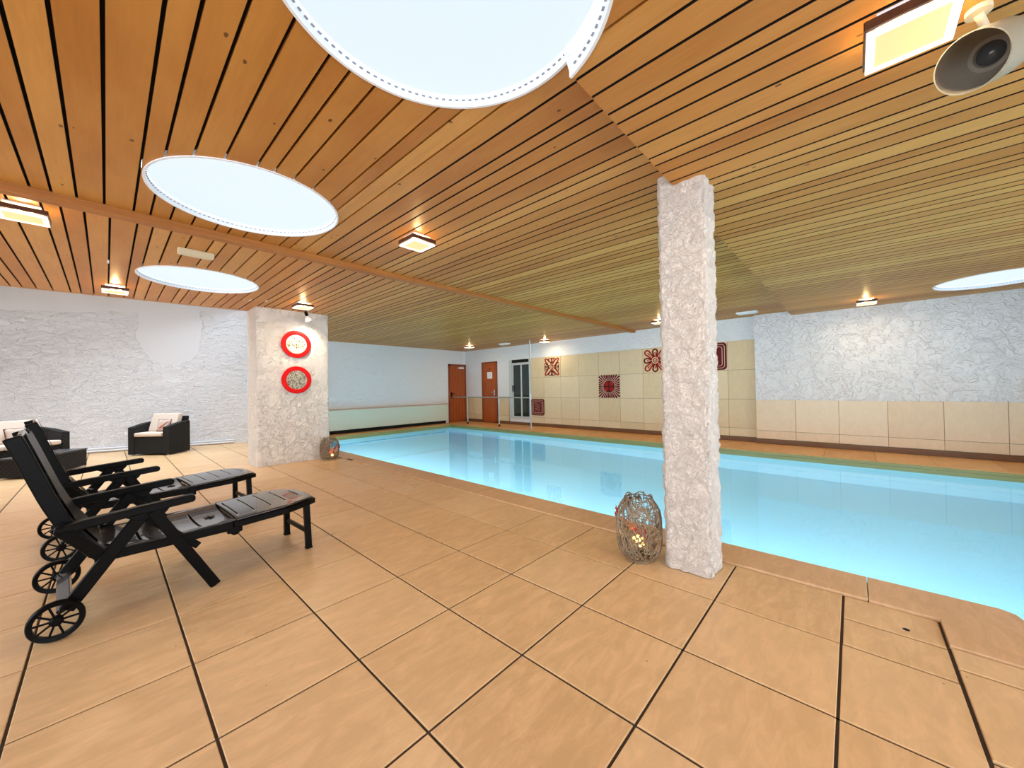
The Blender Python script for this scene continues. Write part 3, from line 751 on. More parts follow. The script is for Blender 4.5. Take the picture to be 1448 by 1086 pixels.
# ------------------------------------------------------------------ red discs on the pillar
def disc(cz, lab, kind):
    t = thing('wall_disc', lab, 'wall decoration', (2.15, 6.848, cz))
    q = Matrix.Rotation(PI/2, 4, 'X')
    mb = MB(); mb.lathe([(.155, .004), (.158, .022), (.19, .030), (.222, .024), (.228, .012), (.226, .0), (.155, .0)], 64, mtx=q); mb.build('ring', M['red'], t, smooth=True)
    mb = MB(); mb.lathe([(.157, .002), (.157, .014), (.001, .016)], 48, mtx=q); mb.build('inlay', M['wallmark'] if kind == 0 else M['speckle'], t, smooth=True)
    rnd = random.Random(3+kind); mb = MB()
    if kind == 0:
        for r, (z, xs_) in enumerate([(.09, (-.09, -.06, -.03, -.005, .045)), (.055, (.02, .05, .09)), (.03, (-.12, -.10, -.07, -.035, 0, .05, .11)), (-.005, (-.13, -.10, -.06, -.03, 0, .03, .06, .09, .12)), (-.03, (-.12, -.105, -.055, -.03, .0, .03, .06, .09, .11)), (-.055, (.0, .03, .07, .10))]):
            for xx in xs_:
                a = rnd.uniform(-.5, .5); w, h = rnd.uniform(.005, .010), rnd.uniform(.008, .015)
                mt = Matrix.Translation((xx, -.0155, z+rnd.uniform(-.006, .006))) @ Matrix.Rotation(a, 4, 'Y')
                mb.box((-w, -.003, -h), (w, .0, h), rnd.choice((0, 0, 1)), mt)
    else:
        for k in range(330):
            r = .150*math.sqrt(rnd.random()); an = rnd.uniform(0, 2*PI); w = rnd.uniform(.003, .008)
            mt = Matrix.Translation((r*math.cos(an), -.0155, r*math.sin(an))) @ Matrix.Rotation(rnd.uniform(0, 3), 4, 'Y')
            mb.box((-w, -.003, -w*.8), (w, .0, w*.8), rnd.choice((0, 0, 1, 2)), mt)
    mb.build('chips', [M['wallmark2'], M['chip2'], M['wallmark']], t)
disc(1.965, 'upper red ringed wall disc with pale centre and rows of small marks', 0)
disc(1.37, 'lower red ringed wall disc with dense grey speckled centre', 1)

# ------------------------------------------------------------------ ceramic relief tiles on the back wall
def stroke(mb, pts, w, d=.014, mi=0, closed=False):
    P = [Vector((p[0], p[1])) for p in pts]; n = len(P); Lf, Rt = [], []
    for i in range(n):
        if closed: t = P[(i+1) % n]-P[i-1]
        else: t = P[min(i+1, n-1)]-P[max(i-1, 0)]
        if t.length < 1e-9: t = Vector((1, 0))
        t.normalize(); nn = Vector((-t.y, t.x)); ww = w[i] if isinstance(w, (list, tuple)) else w
        Lf.append(P[i]+nn*ww/2); Rt.append(P[i]-nn*ww/2)
    k = len(mb.v)
    for i in range(n):
        for q, dd in ((Lf[i], 0), (Rt[i], 0), (Lf[i]*.998+P[i]*.002, -d), (Rt[i]*.998+P[i]*.002, -d)):
            mb.v.append((dd, -q[0], q[1]))
    m = n if closed else n-1
    for i in range(m):
        a = k+4*i; b = k+4*((i+1) % n)
        mb.face([a+2, b+2, b+3, a+3], mi); mb.face([a, b, b+2, a+2], mi); mb.face([a+1, a+3, b+3, b+1], mi)
    if not closed:
        mb.face([k, k+2, k+3, k+1], mi); e = k+4*(n-1); mb.face([e, e+1, e+3, e+2], mi)
def rsq(h, r, n=6):
    pts = []
    for cx, cy, a0 in ((h-r, h-r, 0), (-h+r, h-r, 90), (-h+r, -h+r, 180), (h-r, -h+r, 270)):
        for i in range(n+1):
            a = math.radians(a0+90*i/n); pts.append((cx+r*math.cos(a), cy+r*math.sin(a)))
    return pts
def arc(cx, cy, r, a0, a1, n=14): return [(cx+r*math.cos(math.radians(a0+(a1-a0)*i/n)), cy+r*math.sin(math.radians(a0+(a1-a0)*i/n))) for i in range(n+1)]
def relief(cy, cz, s, kind, lab):
    t = thing('relief_tile', lab, 'ceramic tile', (XW-.0125, cy, cz), 0, None)
    base = M['artpink'] if kind in (2, 4, 5) else M['walltile']
    mb = MB(); h = s/2
    if kind in (4, 5): mb.prism([(0, p[0], p[1]) for p in rsq(h, .07)], (-.012, 0, 0)); 
    else: mb.box((-.008, -h, -h), (0, h, h))
    mb.build('base_tile', M['artred'] if kind in (4, 5) else base, t)
    mb = MB(); rnd = random.Random(kind)
    if kind == 1:          # mirrored swirls radiating from the centre
        for k in range(8):
            a = math.radians(22.5+45*k); ca, sa = math.cos(a), math.sin(a)
            def loc_(u, v): return ((u*ca-v*sa), (u*sa+v*ca))
            stroke(mb, [loc_(u, .018*math.sin(u*30+k)) for u in [i*.022 for i in range(1, 13)]], [.016+.010*math.sin(i*1.3+k) for i in range(12)], mi=1)
        for k in range(4):
            a = math.radians(90*k); 
            for sx in (-1, 1):
                def loc2(u, v): v *= sx; return (u*math.cos(a)-v*math.sin(a), u*math.sin(a)+v*math.cos(a))
                stroke(mb, [loc2(p[0], p[1]) for p in arc(.20, .07, .055, 200, -60)], [.030-.001*i for i in range(15)], mi=0)
                stroke(mb, [loc2(.06, .03), loc2(.13, .045), loc2(.18, .10), loc2(.23, .18), loc2(.25, .24)], [.02, .035, .025, .04, .03], mi=1)
                stroke(mb, [loc2(.10, .01), loc2(.18, .02), loc2(.26, .015)], [.03, .02, .035], mi=0)
    elif kind == 3:        # looped petals around a ringed core
        stroke(mb, arc(0, 0, .045, 0, 345, 20), .022, mi=1, closed=True); stroke(mb, [(.0, .012), (0, -.012)], .022)
        for k in range(8):
            a = math.radians(22.5*0+45*k); L_ = .27 if k % 2 == 0 else .33
            def lp(u, v): return (u*math.cos(a)-v*math.sin(a), u*math.sin(a)+v*math.cos(a))
            pts = [lp(.08, .012), lp(.14, .04), lp(L_-.06, .058), lp(L_-.02, .04), lp(L_-.005, 0), lp(L_-.02, -.04), lp(L_-.06, -.058), lp(.14, -.04), lp(.08, -.012)]
            stroke(mb, pts, .036, mi=k % 2)
            stroke(mb, [lp(.13, 0), lp(L_-.075, 0)], [.012, .03], mi=1)
    elif kind == 2:        # sunburst with four discs and a diamond
        mb.prism([(-.009, .150*math.cos(2*PI*j/32), .150*math.sin(2*PI*j/32)) for j in range(32)], (-.003, 0, 0), 0)
        for k in range(34):
            a = 2*PI*k/34; r1 = min(h/max(abs(math.cos(a)), abs(math.sin(a)), 1e-6), .42)*.985
            stroke(mb, [(.165*math.cos(a), .165*math.sin(a)), (r1*math.cos(a), r1*math.sin(a))], [.016, .046])
        for sx in (-1, 1):
            for sy in (-1, 1): stroke(mb, arc(sx*.075, sy*.072, .028, 0, 342, 18), .056, mi=1, closed=True)
        stroke(mb, [(0, .03), (.03, 0), (0, -.03), (-.03, 0)], .02, closed=True)
        stroke(mb, arc(0, 0, .152, 0, 350, 35), .012, closed=True)
    else:
        for j, hh in enumerate((h-.04, h-.085)): stroke(mb, rsq(hh, .06-.012*j), .009, mi=2, closed=True)
        if kind == 4:
            for k in range(-2, 3): stroke(mb, [(.05*k, -.14), (.05*k+.02, -.02), (.03*k, .10), (.05*k, .14)], .009, mi=2)
            for k in range(3): stroke(mb, arc(-.02, -.02, .05+.035*k, 90, 200), .010, mi=2)
        else:
            for k in range(5): stroke(mb, [(-.11, .10-.05*k), (-.04, .12-.05*k), (.03, .08-.05*k), (.10, .11-.05*k)], .006, mi=2)
    mb.build('relief_pattern', [M['artred'], M['artred2'], M['artpink']], t)
relief(6.495, 1.772, .595, 1, 'square tile with red swirling floral relief, nearest the tall pole')
relief(4.67, 1.168, .595, 2, 'square tile with dark red sunburst relief and four discs, set lowest of the row')
relief(3.455, 1.772, .595, 3, 'square tile with red looped petal relief, partly behind the near column on its left')
relief(2.235, 1.772, .58, 4, 'dark red rounded square tile with concentric pink lines, right of the near column')
relief(7.05, .575, .50, 5, 'dark red rounded square tile near the floor behind the handrail pole')

# ------------------------------------------------------------------ sun loungers
def slotted_panel(path, hw, slots, slotw, name, m, parent, hole=None, sag=.012, nx=60, hump=0):
    """path(t)->(x,z) for t in 0..1, hw(t) half width; slots: list of (t, half)"""
    bm = bmesh.new(); ts = set([i/nx for i in range(nx+1)])
    for t, w in slots: ts |= {t-slotw/2, t+slotw/2}
    ts = sorted(ts); ny = 24
    grid = []
    for t in ts:
        row = []
        for j in range(ny+1):
            v = -1+2*j/ny; w = hw(t); tt = t
            x, z = path(tt)
            bow = .018*(1-v*v)
            x2, z2 = path(min(1, max(0, t-bow*0)))
            row.append(bm.verts.new((x2, v*w, z2-sag*(1-v*v)+0)))
        grid.append(row)
    for i in range(len(ts)-1):
        tm = (ts[i]+ts[i+1])/2
        for j in range(ny):
            v = -1+2*(j+.5)/ny; y = v*hw(tm); cut = False
            for t, w in slots:
                if abs(tm-t) < slotw/2 and abs(y) < w: cut = True
            if hole and ((tm-hole[0])/hole[1])**2+(y/hole[2])**2 < 1: cut = True
            if not cut: bm.faces.new((grid[i][j], grid[i+1][j], grid[i+1][j+1], grid[i][j+1]))
    bmesh.ops.recalc_face_normals(bm, faces=bm.faces)
    me = bpy.data.meshes.new(name); bm.to_mesh(me); bm.free(); me.materials.append(m)
    me.polygons.foreach_set('use_smooth', [True]*len(me.polygons))
    o = bpy.data.objects.new(name, me); C.objects.link(o); o.parent = parent
    s = o.modifiers.new('solid', 'SOLIDIFY'); s.thickness = .012; s.offset = 0
    # added black sheet as underside so the slots look shaded
    mb = MB(); n = 24
    for i in range(n):
        u0, u1 = .02+.96*i/n, .02+.96*(i+1)/n
        (xa, za), (xb, zb) = path(u0), path(u1); d = .020+max(0, sag); wa, wb = hw(u0)*.97, hw(u1)*.97
        dx, dz = xb-xa, zb-za; L_ = math.hypot(dx, dz); ox, oz = dz/L_*d, -dx/L_*d
        mb.poly([(xa+ox, -wa, za+oz), (xb+ox, -wb, zb+oz), (xb+ox, wb, zb+oz), (xa+ox, wa, za+oz)])
    mb.build('slot_shade_sheet', M['black_plastic'], o, weld=True)
    return o
def lerp_path(pts):
    L_ = [0]
    for a, b in zip(pts[:-1], pts[1:]): L_.append(L_[-1]+math.hypot(b[0]-a[0], b[1]-a[1]))
    def f(t):
        d = max(0, min(1, t))*L_[-1]
        for i in range(len(pts)-1):
            if d <= L_[i+1]+1e-9:
                u = (d-L_[i])/(L_[i+1]-L_[i]); return (pts[i][0]+(pts[i+1][0]-pts[i][0])*u, pts[i][1]+(pts[i+1][1]-pts[i][1])*u)
        return pts[-1]
    return f
def make_lounger():
    t = thing('sun_lounger', 'x', 'sun lounger')
    K = M['black_plastic']; S = M['slate_plastic']
    # side rails of seat and leg rest
    for s in (-1, 1):
        mb = MB(); mb.bar((-.06, s*.265, .325), (.53, s*.285, .325), .035, .05); mb.bar((.50, s*.283, .300), (.58, s*.283, .300), .03, .04)
        mb.tube([(.54, s*.265, .295), (.54, s*.305, .295)], .028, 16); mb.build('seat_rail', K, t, bevel=.006)
        mb = MB(); mb.prism([(.535, s*.300, .310), (.85, s*.295, .320), (1.02, s*.235, .325), (1.065, s*.205, .325), (1.065, s*.175, .325), (.98, s*.215, .325), (.85, s*.262, .320), (.535, s*.262, .310)], (0, 0, .038)); mb.build('leg_rest_rail', K, t, bevel=.004)
    for a_, b_, w_, h_ in (((1.055, -.2, .342), (1.055, .2, .342), .035, .038), ((.0, -.26, .315), (.0, .26, .315), .03, .03), ((.56, -.27, .31), (.56, .27, .31), .03, .03)):
        mb = MB(); mb.bar(a_, b_, w_, h_); mb.build('cross_rail', K, t, bevel=.005)
    # panels
    P1 = lerp_path([(-.03, .365), (.06, .345), (.20, .340), (.35, .345), (.50, .352), (.552, .356)])
    slotted_panel(P1, lambda u: .262+.012*u, [(.27, .15), (.52, .19), (.72, .19)], .020, 'seat', S, t, hole=(.86, .045, .035), sag=.022)
    P2 = lerp_path([(.555, .355), (.70, .362), (.90, .372), (1.0, .370), (1.06, .362)])
    def hw2(u):
        return .285 if u < .55 else .285-.105*((u-.55)/.45)**1.6
    slotted_panel(P2, hw2, [(.05, .20), (.24, .18), (.44, .18), (.64, .17), (.86, .09)], .018, 'leg_rest', S, t, sag=-.008)
    B = lerp_path([(-.035, .36), (-.075, .42), (-.135, .52), (-.19, .66), (-.235, .80), (-.270, .91), (-.292, .975), (-.298, .99)])
    def hwb(u): return .236 if u < .93 else .236-.05*((u-.93)/.07)**2
    pts = []
    slotted_panel(B, hwb, [(.22, .15), (.42, .15), (.62, .15)], .018, 'backrest', S, t, sag=-.012)
    for s in (-1, 1):
        mb = MB(); q0 = [B(i/15) for i in range(16)]
        prof = []
        for i in range(16):
            a = q0[max(0, i-1)]; b = q0[min(15, i+1)]; dx, dz = b[0]-a[0], b[1]-a[1]; L_ = math.hypot(dx, dz); nx_, nz_ = -dz/L_, dx/L_
            prof.append((q0[i], (nx_, nz_)))
        up = [(p[0]-n_[0]*.012, s*.262-.022, p[1]-n_[1]*.012) for p, n_ in prof]; dn = [(p[0]+n_[0]*.048, s*.262-.022, p[1]+n_[1]*.048) for p, n_ in prof]
        k = len(mb.v); n = 16
        for i in range(n):
            mb.v += [up[i], dn[i], (dn[i][0], dn[i][1]+.044, dn[i][2]), (up[i][0], up[i][1]+.044, up[i][2])]
        for i in range(n-1):
            for j in range(4): mb.face([k+4*i+j, k+4*i+(j+1) % 4, k+4*(i+1)+(j+1) % 4, k+4*(i+1)+j])
        mb.face([k, k+1, k+2, k+3]); mb.face([k+4*(n-1)+j for j in range(4)])
        mb.build('back_rail', K, t, bevel=.006, weld=True)
    for u in (.93, .12):
        mb = MB(); x_, z_ = B(u); mb.bar((x_-.022, -.25, z_-.004), (x_-.022, .25, z_-.004), .02, .045); mb.build('back_cross_bar', K, t, bevel=.005)
    for s in (-1, 1):
        # armrest with rounded front
        mb = MB(); w = .052
        out = [(-.195, .510), (-.190, .535), (-.10, .552), (.10, .568), (.29, .582), (.325, .583), (.337, .573), (.337, .548), (.325, .540), (.10, .524), (-.10, .505)]
        mb.prism([(x_, s*.325-w/2, z_) for x_, z_ in out], (0, w, 0)); mb.build('armrest', K, t, bevel=.007)
        mb = MB(); mb.prism([(.02, s*.318-.016, .535), (.24, s*.318-.016, .552), (.215, s*.318-.016, .515), (.19, s*.318-.016, .49), (.09, s*.318-.016, .49), (.06, s*.318-.016, .51)], (0, .032, 0)); mb.build('arm_bracket', K, t, bevel=.004)
        mb = MB(); mb.bar((.125, s*.300, .525), (-.155, s*.292, .115), .060, .032, up=(0, 1, 0)); 
        o = mb.build('rear_leg', K, t, bevel=.006)
        mb = MB(); mb.bar((.155, s*.335, .53), (.433, s*.318, .004), .054, .028, up=(0, 1, 0)); mb.build('front_leg', K, t, bevel=.005)
        mb = MB(); mb.bar((.14, s*.275, .48), (.36, s*.275, .255), .038, .022, up=(0, 1, 0)); mb.build('ratchet_bar', K, t, bevel=.004)
        mb = MB(); mb.bar((-.185, s*.308, .535), (-.03, s*.282, .33), .055, .024, up=(0, 1, 0)); mb.build('back_strut', K, t, bevel=.004)
        # wheel
        mb = MB(); R0 = .094; c = (-.185, s*.345, .0955)
        ring_ = [(c[0]+(R0-.009)*math.cos(2*PI*j/36), c[1], c[2]+(R0-.009)*math.sin(2*PI*j/36)) for j in range(36)]
        q = Matrix.Rotation(PI/2, 4, 'X')
        mb.lathe([(R0-.022, -.012), (R0-.004, -.015), (R0, -.009), (R0, .009), (R0-.004, .015), (R0-.022, .012), (R0-.022, -.012)], 40, c=c, mtx=q)
        mb.lathe([(.001, -.018), (.016, -.018), (.024, -.010), (.024, .010), (.016, .018), (.001, .018)], 20, c=c, mtx=q)
        for j in range(10):
            a = 2*PI*j/10
            mb.bar((c[0]+.018*math.cos(a), c[1], c[2]+.018*math.sin(a)), (c[0]+(R0-.014)*math.cos(a), c[1], c[2]+(R0-.014)*math.sin(a)), .008, .007, up=(0, 1, 0))
        w_ = mb.build('wheel', K, t, smooth=True)
        mb = MB(); mb.lathe([(.001, .019), (.011, .0185), (.013, .014)], 14, c=(c[0], c[1]-s*.0, c[2]), mtx=Matrix.Rotation(PI/2*s, 4, 'X')); mb.build('hub_cap', S, w_, smooth=True)
    mb = MB(); mb.bar((-.160, -.30, .122), (-.160, .30, .122), .055, .022, up=(-.5, 0, 1)); mb.build('axle_board', S, t, bevel=.004)
    for s in (-1, 1):
        mb = MB(); mb.bar((1.008, s*.195, .325), (1.015, s*.212, .004), .040, .034, up=(0, 1, 0)); mb.bar((1.015, s*.212, .014), (1.015, s*.212, .001), .046, .040, up=(0, 1, 0)); mb.build('foot_leg', K, t, bevel=.004)
    mb = MB(); mb.bar((1.012, -.20, .125), (1.012, .20, .125), .02, .03); mb.build('foot_crossbar', K, t, bevel=.003)
    for s in (-1, 1):
        mb = MB(); mb.lathe([(.001, .012), (.018, .011), (.020, .0)], 14, c=(.0, s*.25, .375)); mb.build('hinge_knob', S, t, smooth=True)
    return t
l1 = make_lounger(); l1.location = (0, 3.20, .001); l1.rotation_euler = (0, 0, math.radians(3))
tag(l1, 'black plastic sun lounger nearest the camera, with large spoked wheels in front', 'sun lounger', 'black folding sun loungers')
l2 = copy_tree(l1); l2.location = (-.07, 4.54, .001); l2.rotation_euler = (0, 0, math.radians(5.5))
tag(l2, 'black plastic sun lounger standing behind the nearest one, closer to the pillar', 'sun lounger', 'black folding sun loungers')

# ------------------------------------------------------------------ lounge furniture
def cushion(mb, a, b, r=.03):
    mb.box(a, b)
def soft(mb, name, m, parent, bev=.03):
    o = mb.build(name, m, parent); b = o.modifiers.new('bev', 'BEVEL'); b.width = bev; b.segments = 4
    o.data.polygons.foreach_set('use_smooth', [True]*len(o.data.polygons)); return o
def pillow(parent_label, cat, loc, rot, s, group, ends=True):
    t = thing('throw_pillow', parent_label, cat, loc, 0, group); t.rotation_euler = rot
    bm = bmesh.new(); n = 10
    vv = {}
    for side in (1, -1):
        for i in range(n+1):
            for j in range(n+1):
                u, v = -1+2*i/n, -1+2*j/n
                th = .055*((1-u**4)*(1-v**4))**.6
                k = .94+.06*(abs(u)*abs(v))
                e = (i in (0, n) or j in (0, n))
                key = (0 if e else side, i, j)
                if key not in vv: vv[key] = bm.verts.new((u*s/2*k, side*th if not e else 0, v*s/2*k+s/2))
    for side in (1, -1):
        for i in range(n):
            for j in range(n):
                g = lambda a, b: vv[(0 if (a in (0, n) or b in (0, n)) else side, a, b)]
                bm.faces.new((g(i, j), g(i+1, j), g(i+1, j+1), g(i, j+1)))
    bmesh.ops.recalc_face_normals(bm, faces=bm.faces)
    me = bpy.data.meshes.new('cover'); bm.to_mesh(me); bm.free(); me.materials.append(M['pillow']); me.polygons.foreach_set('use_smooth', [True]*len(me.polygons))
    o = bpy.data.objects.new('cover', me); C.objects.link(o); o.parent = t
    mb = MB(); h = s/2*.99
    mb.tube([(-h, 0, .005), (h, 0, .005), (h, 0, s-.005), (-h, 0, s-.005)], .008, 6, closed=True); mb.build('piping', M['pillow_edge'], t)
    mb = MB(); mb.tube([(-.03, -.056, s*.25), (.04, -.057, s*.5), (.09, -.05, s*.78)], [.016, .010, .004], 6); mb.build('motif', M['pillow_motif'], t)
    return t
# armchair; local: front faces -Y, x to the right when seen from the front
def seat_unit(name, lab, cat, W, loc, rz, arm_h=.60, back_h=.62, D=.66, ncush=1):
    t = thing(name, lab, cat, loc, rz)
    K = M['wicker']
    mb = MB(); mb.box((-W/2+.10, 0.02, .03), (W/2-.10, D-.04, .36)); mb.build('base', K, t, bevel=.008)
    for s in (-1, 1):
        mb = MB(); x0 = s*W/2 - (.11 if s > 0 else 0)
        mb.prism([(x0, 0, .02), (x0, D, .02), (x0, D, arm_h+.03), (x0, D*.5, arm_h), (x0, 0, arm_h-.06)], (.11, 0, 0)); mb.build('arm', K, t, bevel=.012)
    mb = MB(); mb.prism([(-W/2+.09, D-.10, .02), (-W/2+.09, D+.02, .02), (-W/2+.09, D+.09, back_h+.12), (-W/2+.09, D+.02, back_h+.12)], (W-.18, 0, 0)); mb.build('back', K, t, bevel=.012)
    w = (W-.24)/ncush
    for k in range(ncush):
        xa = -W/2+.12+w*k
        mb = MB(); mb.box((xa+.003, -.015, .362), (xa+w-.003, D-.16, .435)); soft(mb, 'seat_cushion', M['cushion'], t, .022)
        mb = MB(); mb.prism([(xa+.005, D-.24, .437), (xa+.005, D-.10, .437), (xa+.005, D+.0, back_h+.175), (xa+.005, D-.12, back_h+.185)], (w-.01, 0, 0)); soft(mb, 'back_cushion', M['cushion'], t, .025)
    for sx in (-1, 1):
        for yy in (.05, D-.05):
            mb = MB(); mb.lathe([(.02, .001), (.02, .025)], 12, c=(sx*(W/2-.05), yy, 0)); mb.build('foot', M['steel'], t)
    return t
ang = math.atan2(9.66-10.21, .80-.27)
fx, fy = (.27+.80)/2, (10.21+9.66)/2
A0 = seat_unit('wicker_armchair', 'black wicker armchair with beige cushions by the white textured wall', 'armchair', .76, (fx, fy, 0), ang, D=.50, arm_h=.60, back_h=.60)
dv = Vector((math.cos(ang), math.sin(ang))); nv = Vector((-dv.y, dv.x))
pp = Vector((fx, fy))+dv*.10+nv*.20
pillow('small patterned pillow with red stripe and brown trim on the armchair', 'pillow', (pp.x, pp.y, .437), (math.radians(-14), 0, ang), .24, 'throw pillows')
S0a = math.radians(40)
sv = Vector((math.cos(S0a), math.sin(S0a))); sn = Vector((-sv.y, sv.x))
send = Vector((-.42, 9.90)); scen = send - sv*.80
seat_unit('wicker_sofa', 'black wicker sofa with beige cushions at the left edge, behind the loungers', 'sofa', 1.6, (scen.x, scen.y, 0), S0a, D=.52, arm_h=.62, back_h=.60, ncush=2)
for k, (du, lab) in enumerate(((-.14, 'tan pillow on the sofa near the left edge of the photo'), (.28, 'tan pillow on the sofa, mostly behind the lounger backrests'))):
    pq = scen+sv*du+sn*.20
    pillow(lab, 'pillow', (pq.x, pq.y, .437), (math.radians(-14), 0, S0a), .24, 'throw pillows')
# low table
ta = math.radians(55); tv = Vector((math.cos(ta), math.sin(ta))); tn = Vector((-tv.y, tv.x))
tc_ = Vector((-.21, 9.38))-tv*.45+tn*.19
t = thing('wicker_table', 'low black wicker table with charcoal top beside the sofa', 'table', (tc_.x, tc_.y, 0), ta)
mb = MB(); mb.box((-.44, -.185, .02), (.44, .185, .275)); mb.build('body', M['wicker'], t, bevel=.008)
mb = MB(); mb.box((-.45, -.19, .275), (.45, .19, .30)); mb.build('top', M['tabletop'], t, bevel=.006)
# pipes along the foot of the lounge wall
mb = MB()
for dz, r in ((.035, .018), (.085, .014)):
    mb.tube([(xx, lw(xx)-.035, dz) for xx in (-2.9, 0, 1.2, 2.0)], r, 8)
struct(mb.build('trim_7', M['white'], smooth=True))
# round black base at the left edge
mb = MB(); mb.lathe([(.001, .05), (.03, .05), (.04, .035), (.15, .028), (.17, .015), (.17, .001), (.001, .001)], 32)
tag(mb.build('floor_stand_base', M['black_plastic'], smooth=True, loc=(-.93, 6.22, 0)), 'round black floor base cut off by the left edge of the photo', 'stand')

# ------------------------------------------------------------------ wire lanterns
def make_lantern(name, lab, loc, Rm, H, seed, flowers, spin=0):
    t = thing(name, lab, 'lantern', loc, spin, 'wire lanterns by the pool')
    rnd = random.Random(seed)
    prof = [(0.0, .66), (.05, .80), (.13, .92), (.26, .99), (.46, 1.0), (.66, .99), (.78, .94), (.88, .80), (.95, .66), (1.0, .60)]
    def rad(h):
        for (a, ra), (b, rb) in zip(prof[:-1], prof[1:]):
            if h <= b: return Rm*(ra+(rb-ra)*(h-a)/(b-a))
        return Rm*prof[-1][1]
    def P(a, h, off=0): r = rad(max(0, min(1, h)))+off; return (r*math.cos(a), r*math.sin(a), .012+h*H)
    mb = MB()
    for k in range(210):           # random overlapping wires wrapped round the body
        a = rnd.uniform(0, 2*PI); h = rnd.uniform(0, 1); da = rnd.choice((-1, 1))*rnd.uniform(.02, .10); dh = rnd.uniform(-.055, .055)
        pts = []; cv = rnd.uniform(-.012, .012)
        for i in range(rnd.randint(8, 16)):
            pts.append(P(a, h, rnd.uniform(-.001, .002))); a += da; h += dh; dh += cv
            if h < 0 or h > 1: break
        if len(pts) > 2: mb.tube(pts, Rm*.021, 4)
    for k in range(230):           # small loops
        a = rnd.uniform(0, 2*PI); h = rnd.uniform(.03, .97); rr = rnd.uniform(.05, .12)
        mb.tube([P(a+rr*math.cos(2*PI*i/9), h+rr*.45*math.sin(2*PI*i/9), .001) for i in range(9)], Rm*.019, 4, closed=True)
    for k in range(3):
        mb.tube([P(2*PI*i/40, (.02, .5, .97)[k]) for i in range(40)], Rm*.018, 5, closed=True)
    mb.build('lattice', M['wire'], t)
    mb = MB(); mb.lathe([(Rm*.5, .0), (Rm*.66, .002), (Rm*.66, .016), (Rm*.5, .018)], 32); mb.lathe([(.001, .004), (Rm*.6, .006)], 24); mb.build('base_ring', M['wire'], t)
    mb = MB(); n = 40
    mb.tube([((rad(1)*1.02)*math.cos(2*PI*i/n), rad(1)*1.02*math.sin(2*PI*i/n), .012+H+.010*math.sin(i*2*PI*6/n)) for i in range(n)], Rm*.03, 6, closed=True)
    mb.build('rim', M['wire'], t)
    for s in (-1, 1):
        mb = MB(); mb.tube([(s*Rm*.60, 0, H*.95), (s*Rm*.62, 0, H*1.04), (s*Rm*.56, 0, H*1.07)], Rm*.03, 6); mb.build('lug', M['wire'], t)
    # fabric flowers just inside the mesh
    for (a, h, m, rr, inside) in flowers:
        mb = MB(); cpos = Vector(P(a, h, -Rm*.10 if inside else Rm*.03)); nrm = Vector((math.cos(a), math.sin(a), 0)); u = Vector((0, 0, 1)); v = nrm.cross(u)
        for k in range(6):
            an = 2*PI*k/6; d = (u*math.sin(an)+v*math.cos(an)); e = (u*math.cos(an)-v*math.sin(an))
            mb.poly([cpos, cpos+d*rr*.6+e*rr*.35+nrm*.006, cpos+d*rr+nrm*.012, cpos+d*rr*.6-e*rr*.35+nrm*.006])
        mb.build('flower', M[m], t)
    return t
cam_dir1 = math.atan2(-1.12, -2.45)
c1 = cam_dir1
def F_(a, h, m, r, i=True): return (a, h, m, r, i)
ln1 = make_lantern('wire_lantern', 'tall bronze wire lantern with red flowers standing against the near column', (2.465, 1.10, .001), .146, .405, 5,
    [F_(c1+.15, .50, 'petal_red', .030), F_(c1-.05, .56, 'petal_red', .032), F_(c1-.35, .60, 'petal_orange', .028), F_(c1+.35, .44, 'petal_red', .022), F_(c1-1.35, .78, 'petal_red', .035, False), F_(c1-1.45, .68, 'petal_red', .028, False),
     F_(c1-.75, .66, 'petal_orange', .026)])
for k, (da, dh) in enumerate(((.0, .36), (.10, .40), (-.10, .33), (.14, .30), (.03, .27), (-.2, .38), (.05, .44), (-.06, .42))):
    a = c1+da*1.4; r = .118; mb = MB(); mb.lathe([(.001, -.010), (.008, -.006), (.010, 0), (.008, .006), (.001, .010)], 8, c=(r*math.cos(a), r*math.sin(a), .02+dh*.405)); mb.build('fairy_light', M['fairy'], ln1, smooth=True)
c2 = math.atan2(-6.6, -2.6)
make_lantern('wire_lantern', 'small brown wire lantern with coloured flowers at the pillar foot', (2.60, 6.675, .001), .150, .355, 9,
    [F_(c2+.2, .48, 'petal_pink', .035, False), F_(c2+.1, .36, 'petal_orange', .035, False), F_(c2+.55, .42, 'petal_pink', .032, False), F_(c2+.50, .74, 'petal_blue', .045, False), F_(c2+.25, .22, 'fairy', .022, False), F_(c2+1.25, .56, 'petal_red', .035, False), F_(c2+.75, .52, 'petal_pink', .03, False)])
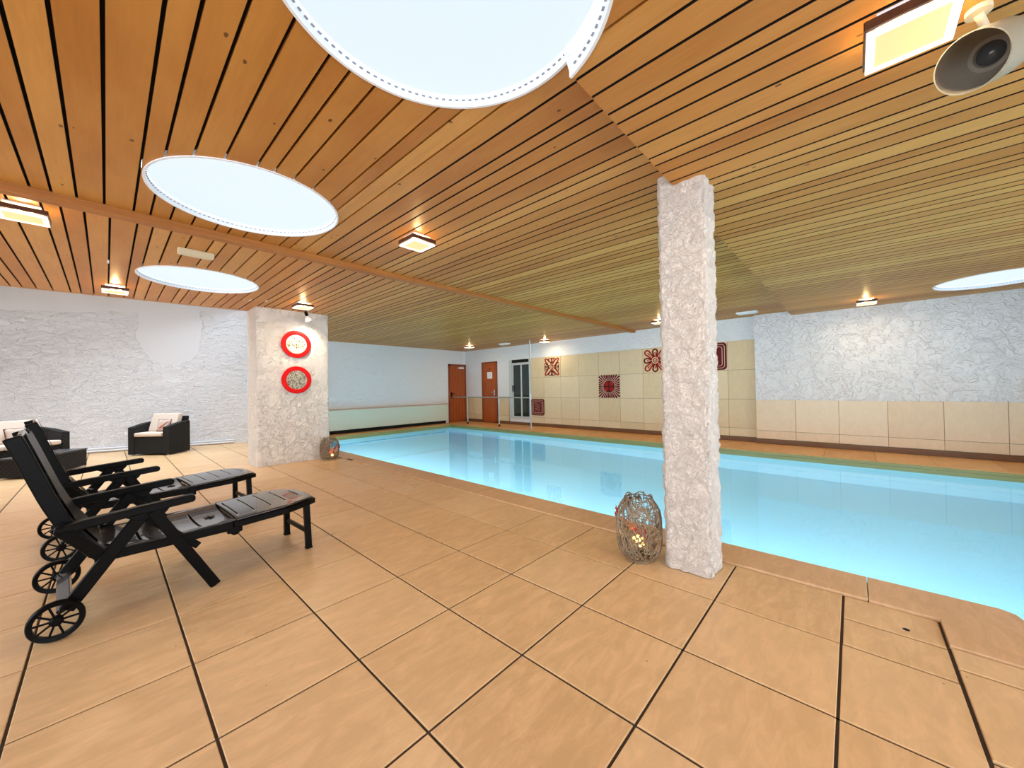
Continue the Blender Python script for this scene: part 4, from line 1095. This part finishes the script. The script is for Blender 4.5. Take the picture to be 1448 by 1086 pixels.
# dark clip on the coping seam by the small lantern and hatch hole
mb = MB(); mb.box((-.02, -.09, 0), (.02, .09, .006)); o = tag(mb.build('cable_cover', M['black_plastic'], loc=(2.775, 6.28, .0125)), 'short dark strip on the floor right of the small lantern', 'cable cover')
mb = MB(); mb.lathe([(.001, .0008), (.014, .0008)], 6); tag(mb.build('drain_hole', M['black'], loc=(2.56, -.165, .0)), 'tiny dark hole in the floor tile beside the pool corner', 'hole')

# ------------------------------------------------------------------ WORLD, CAMERA, RENDER SETTINGS
w = bpy.data.worlds.new('World'); bpy.context.scene.world = w; w.use_nodes = True
bg = w.node_tree.nodes['Background']; bg.inputs[0].default_value = (.81, .90, 1.0, 1); bg.inputs[1].default_value = 3.9
def portal(loc, rot, sx, sy):
    L = bpy.data.lights.new('portal', 'AREA'); L.shape = 'RECTANGLE'; L.size = sx; L.size_y = sy; L.cycles.is_portal = True
    o = bpy.data.objects.new('portal', L); C.objects.link(o); o.location = loc; o.rotation_euler = rot
portal((XM-.02, 1.4, 1.3), (0, math.radians(-90), 0), 2.1, 9.6)
portal((2.2, -4.02, 1.3), (math.radians(90), 0, 0), 9.2, 2.1)
portal((-.28, 9.02, 3.3), (0, 0, 0), 5.05, 2.95)

th, p, r = .74163473, .00981322, -.01698716; f = 525.781646
fw = Vector((math.cos(th)*math.cos(p), math.sin(th)*math.cos(p), math.sin(p)))
rt = Vector((math.sin(th), -math.cos(th), 0)); up = rt.cross(fw)
rt2 = rt*math.cos(r)+up*math.sin(r); up2 = rt2.cross(fw)
cam = bpy.data.cameras.new('Camera'); co = bpy.data.objects.new('Camera', cam); C.objects.link(co)
mt = Matrix((rt2, up2, -fw)).transposed().to_4x4(); mt.translation = (0, 0, 1.18); co.matrix_world = mt
cam.sensor_fit = 'HORIZONTAL'; cam.sensor_width = 36; cam.lens = f/1448*36; cam.clip_start = .02
bpy.context.scene.camera = co
sc = bpy.context.scene
sc.view_settings.view_transform = 'Standard'; sc.view_settings.look = 'None'; sc.view_settings.gamma = 1; sc.view_settings.exposure = .84
try: sc.view_settings.use_curve_mapping = False
except Exception: pass
cy = sc.cycles
cy.transmission_bounces = 6; cy.max_bounces = 9; cy.diffuse_bounces = 5; cy.glossy_bounces = 4; cy.transparent_max_bounces = 10; cy.use_denoising = True; cy.sample_clamp_indirect = 6
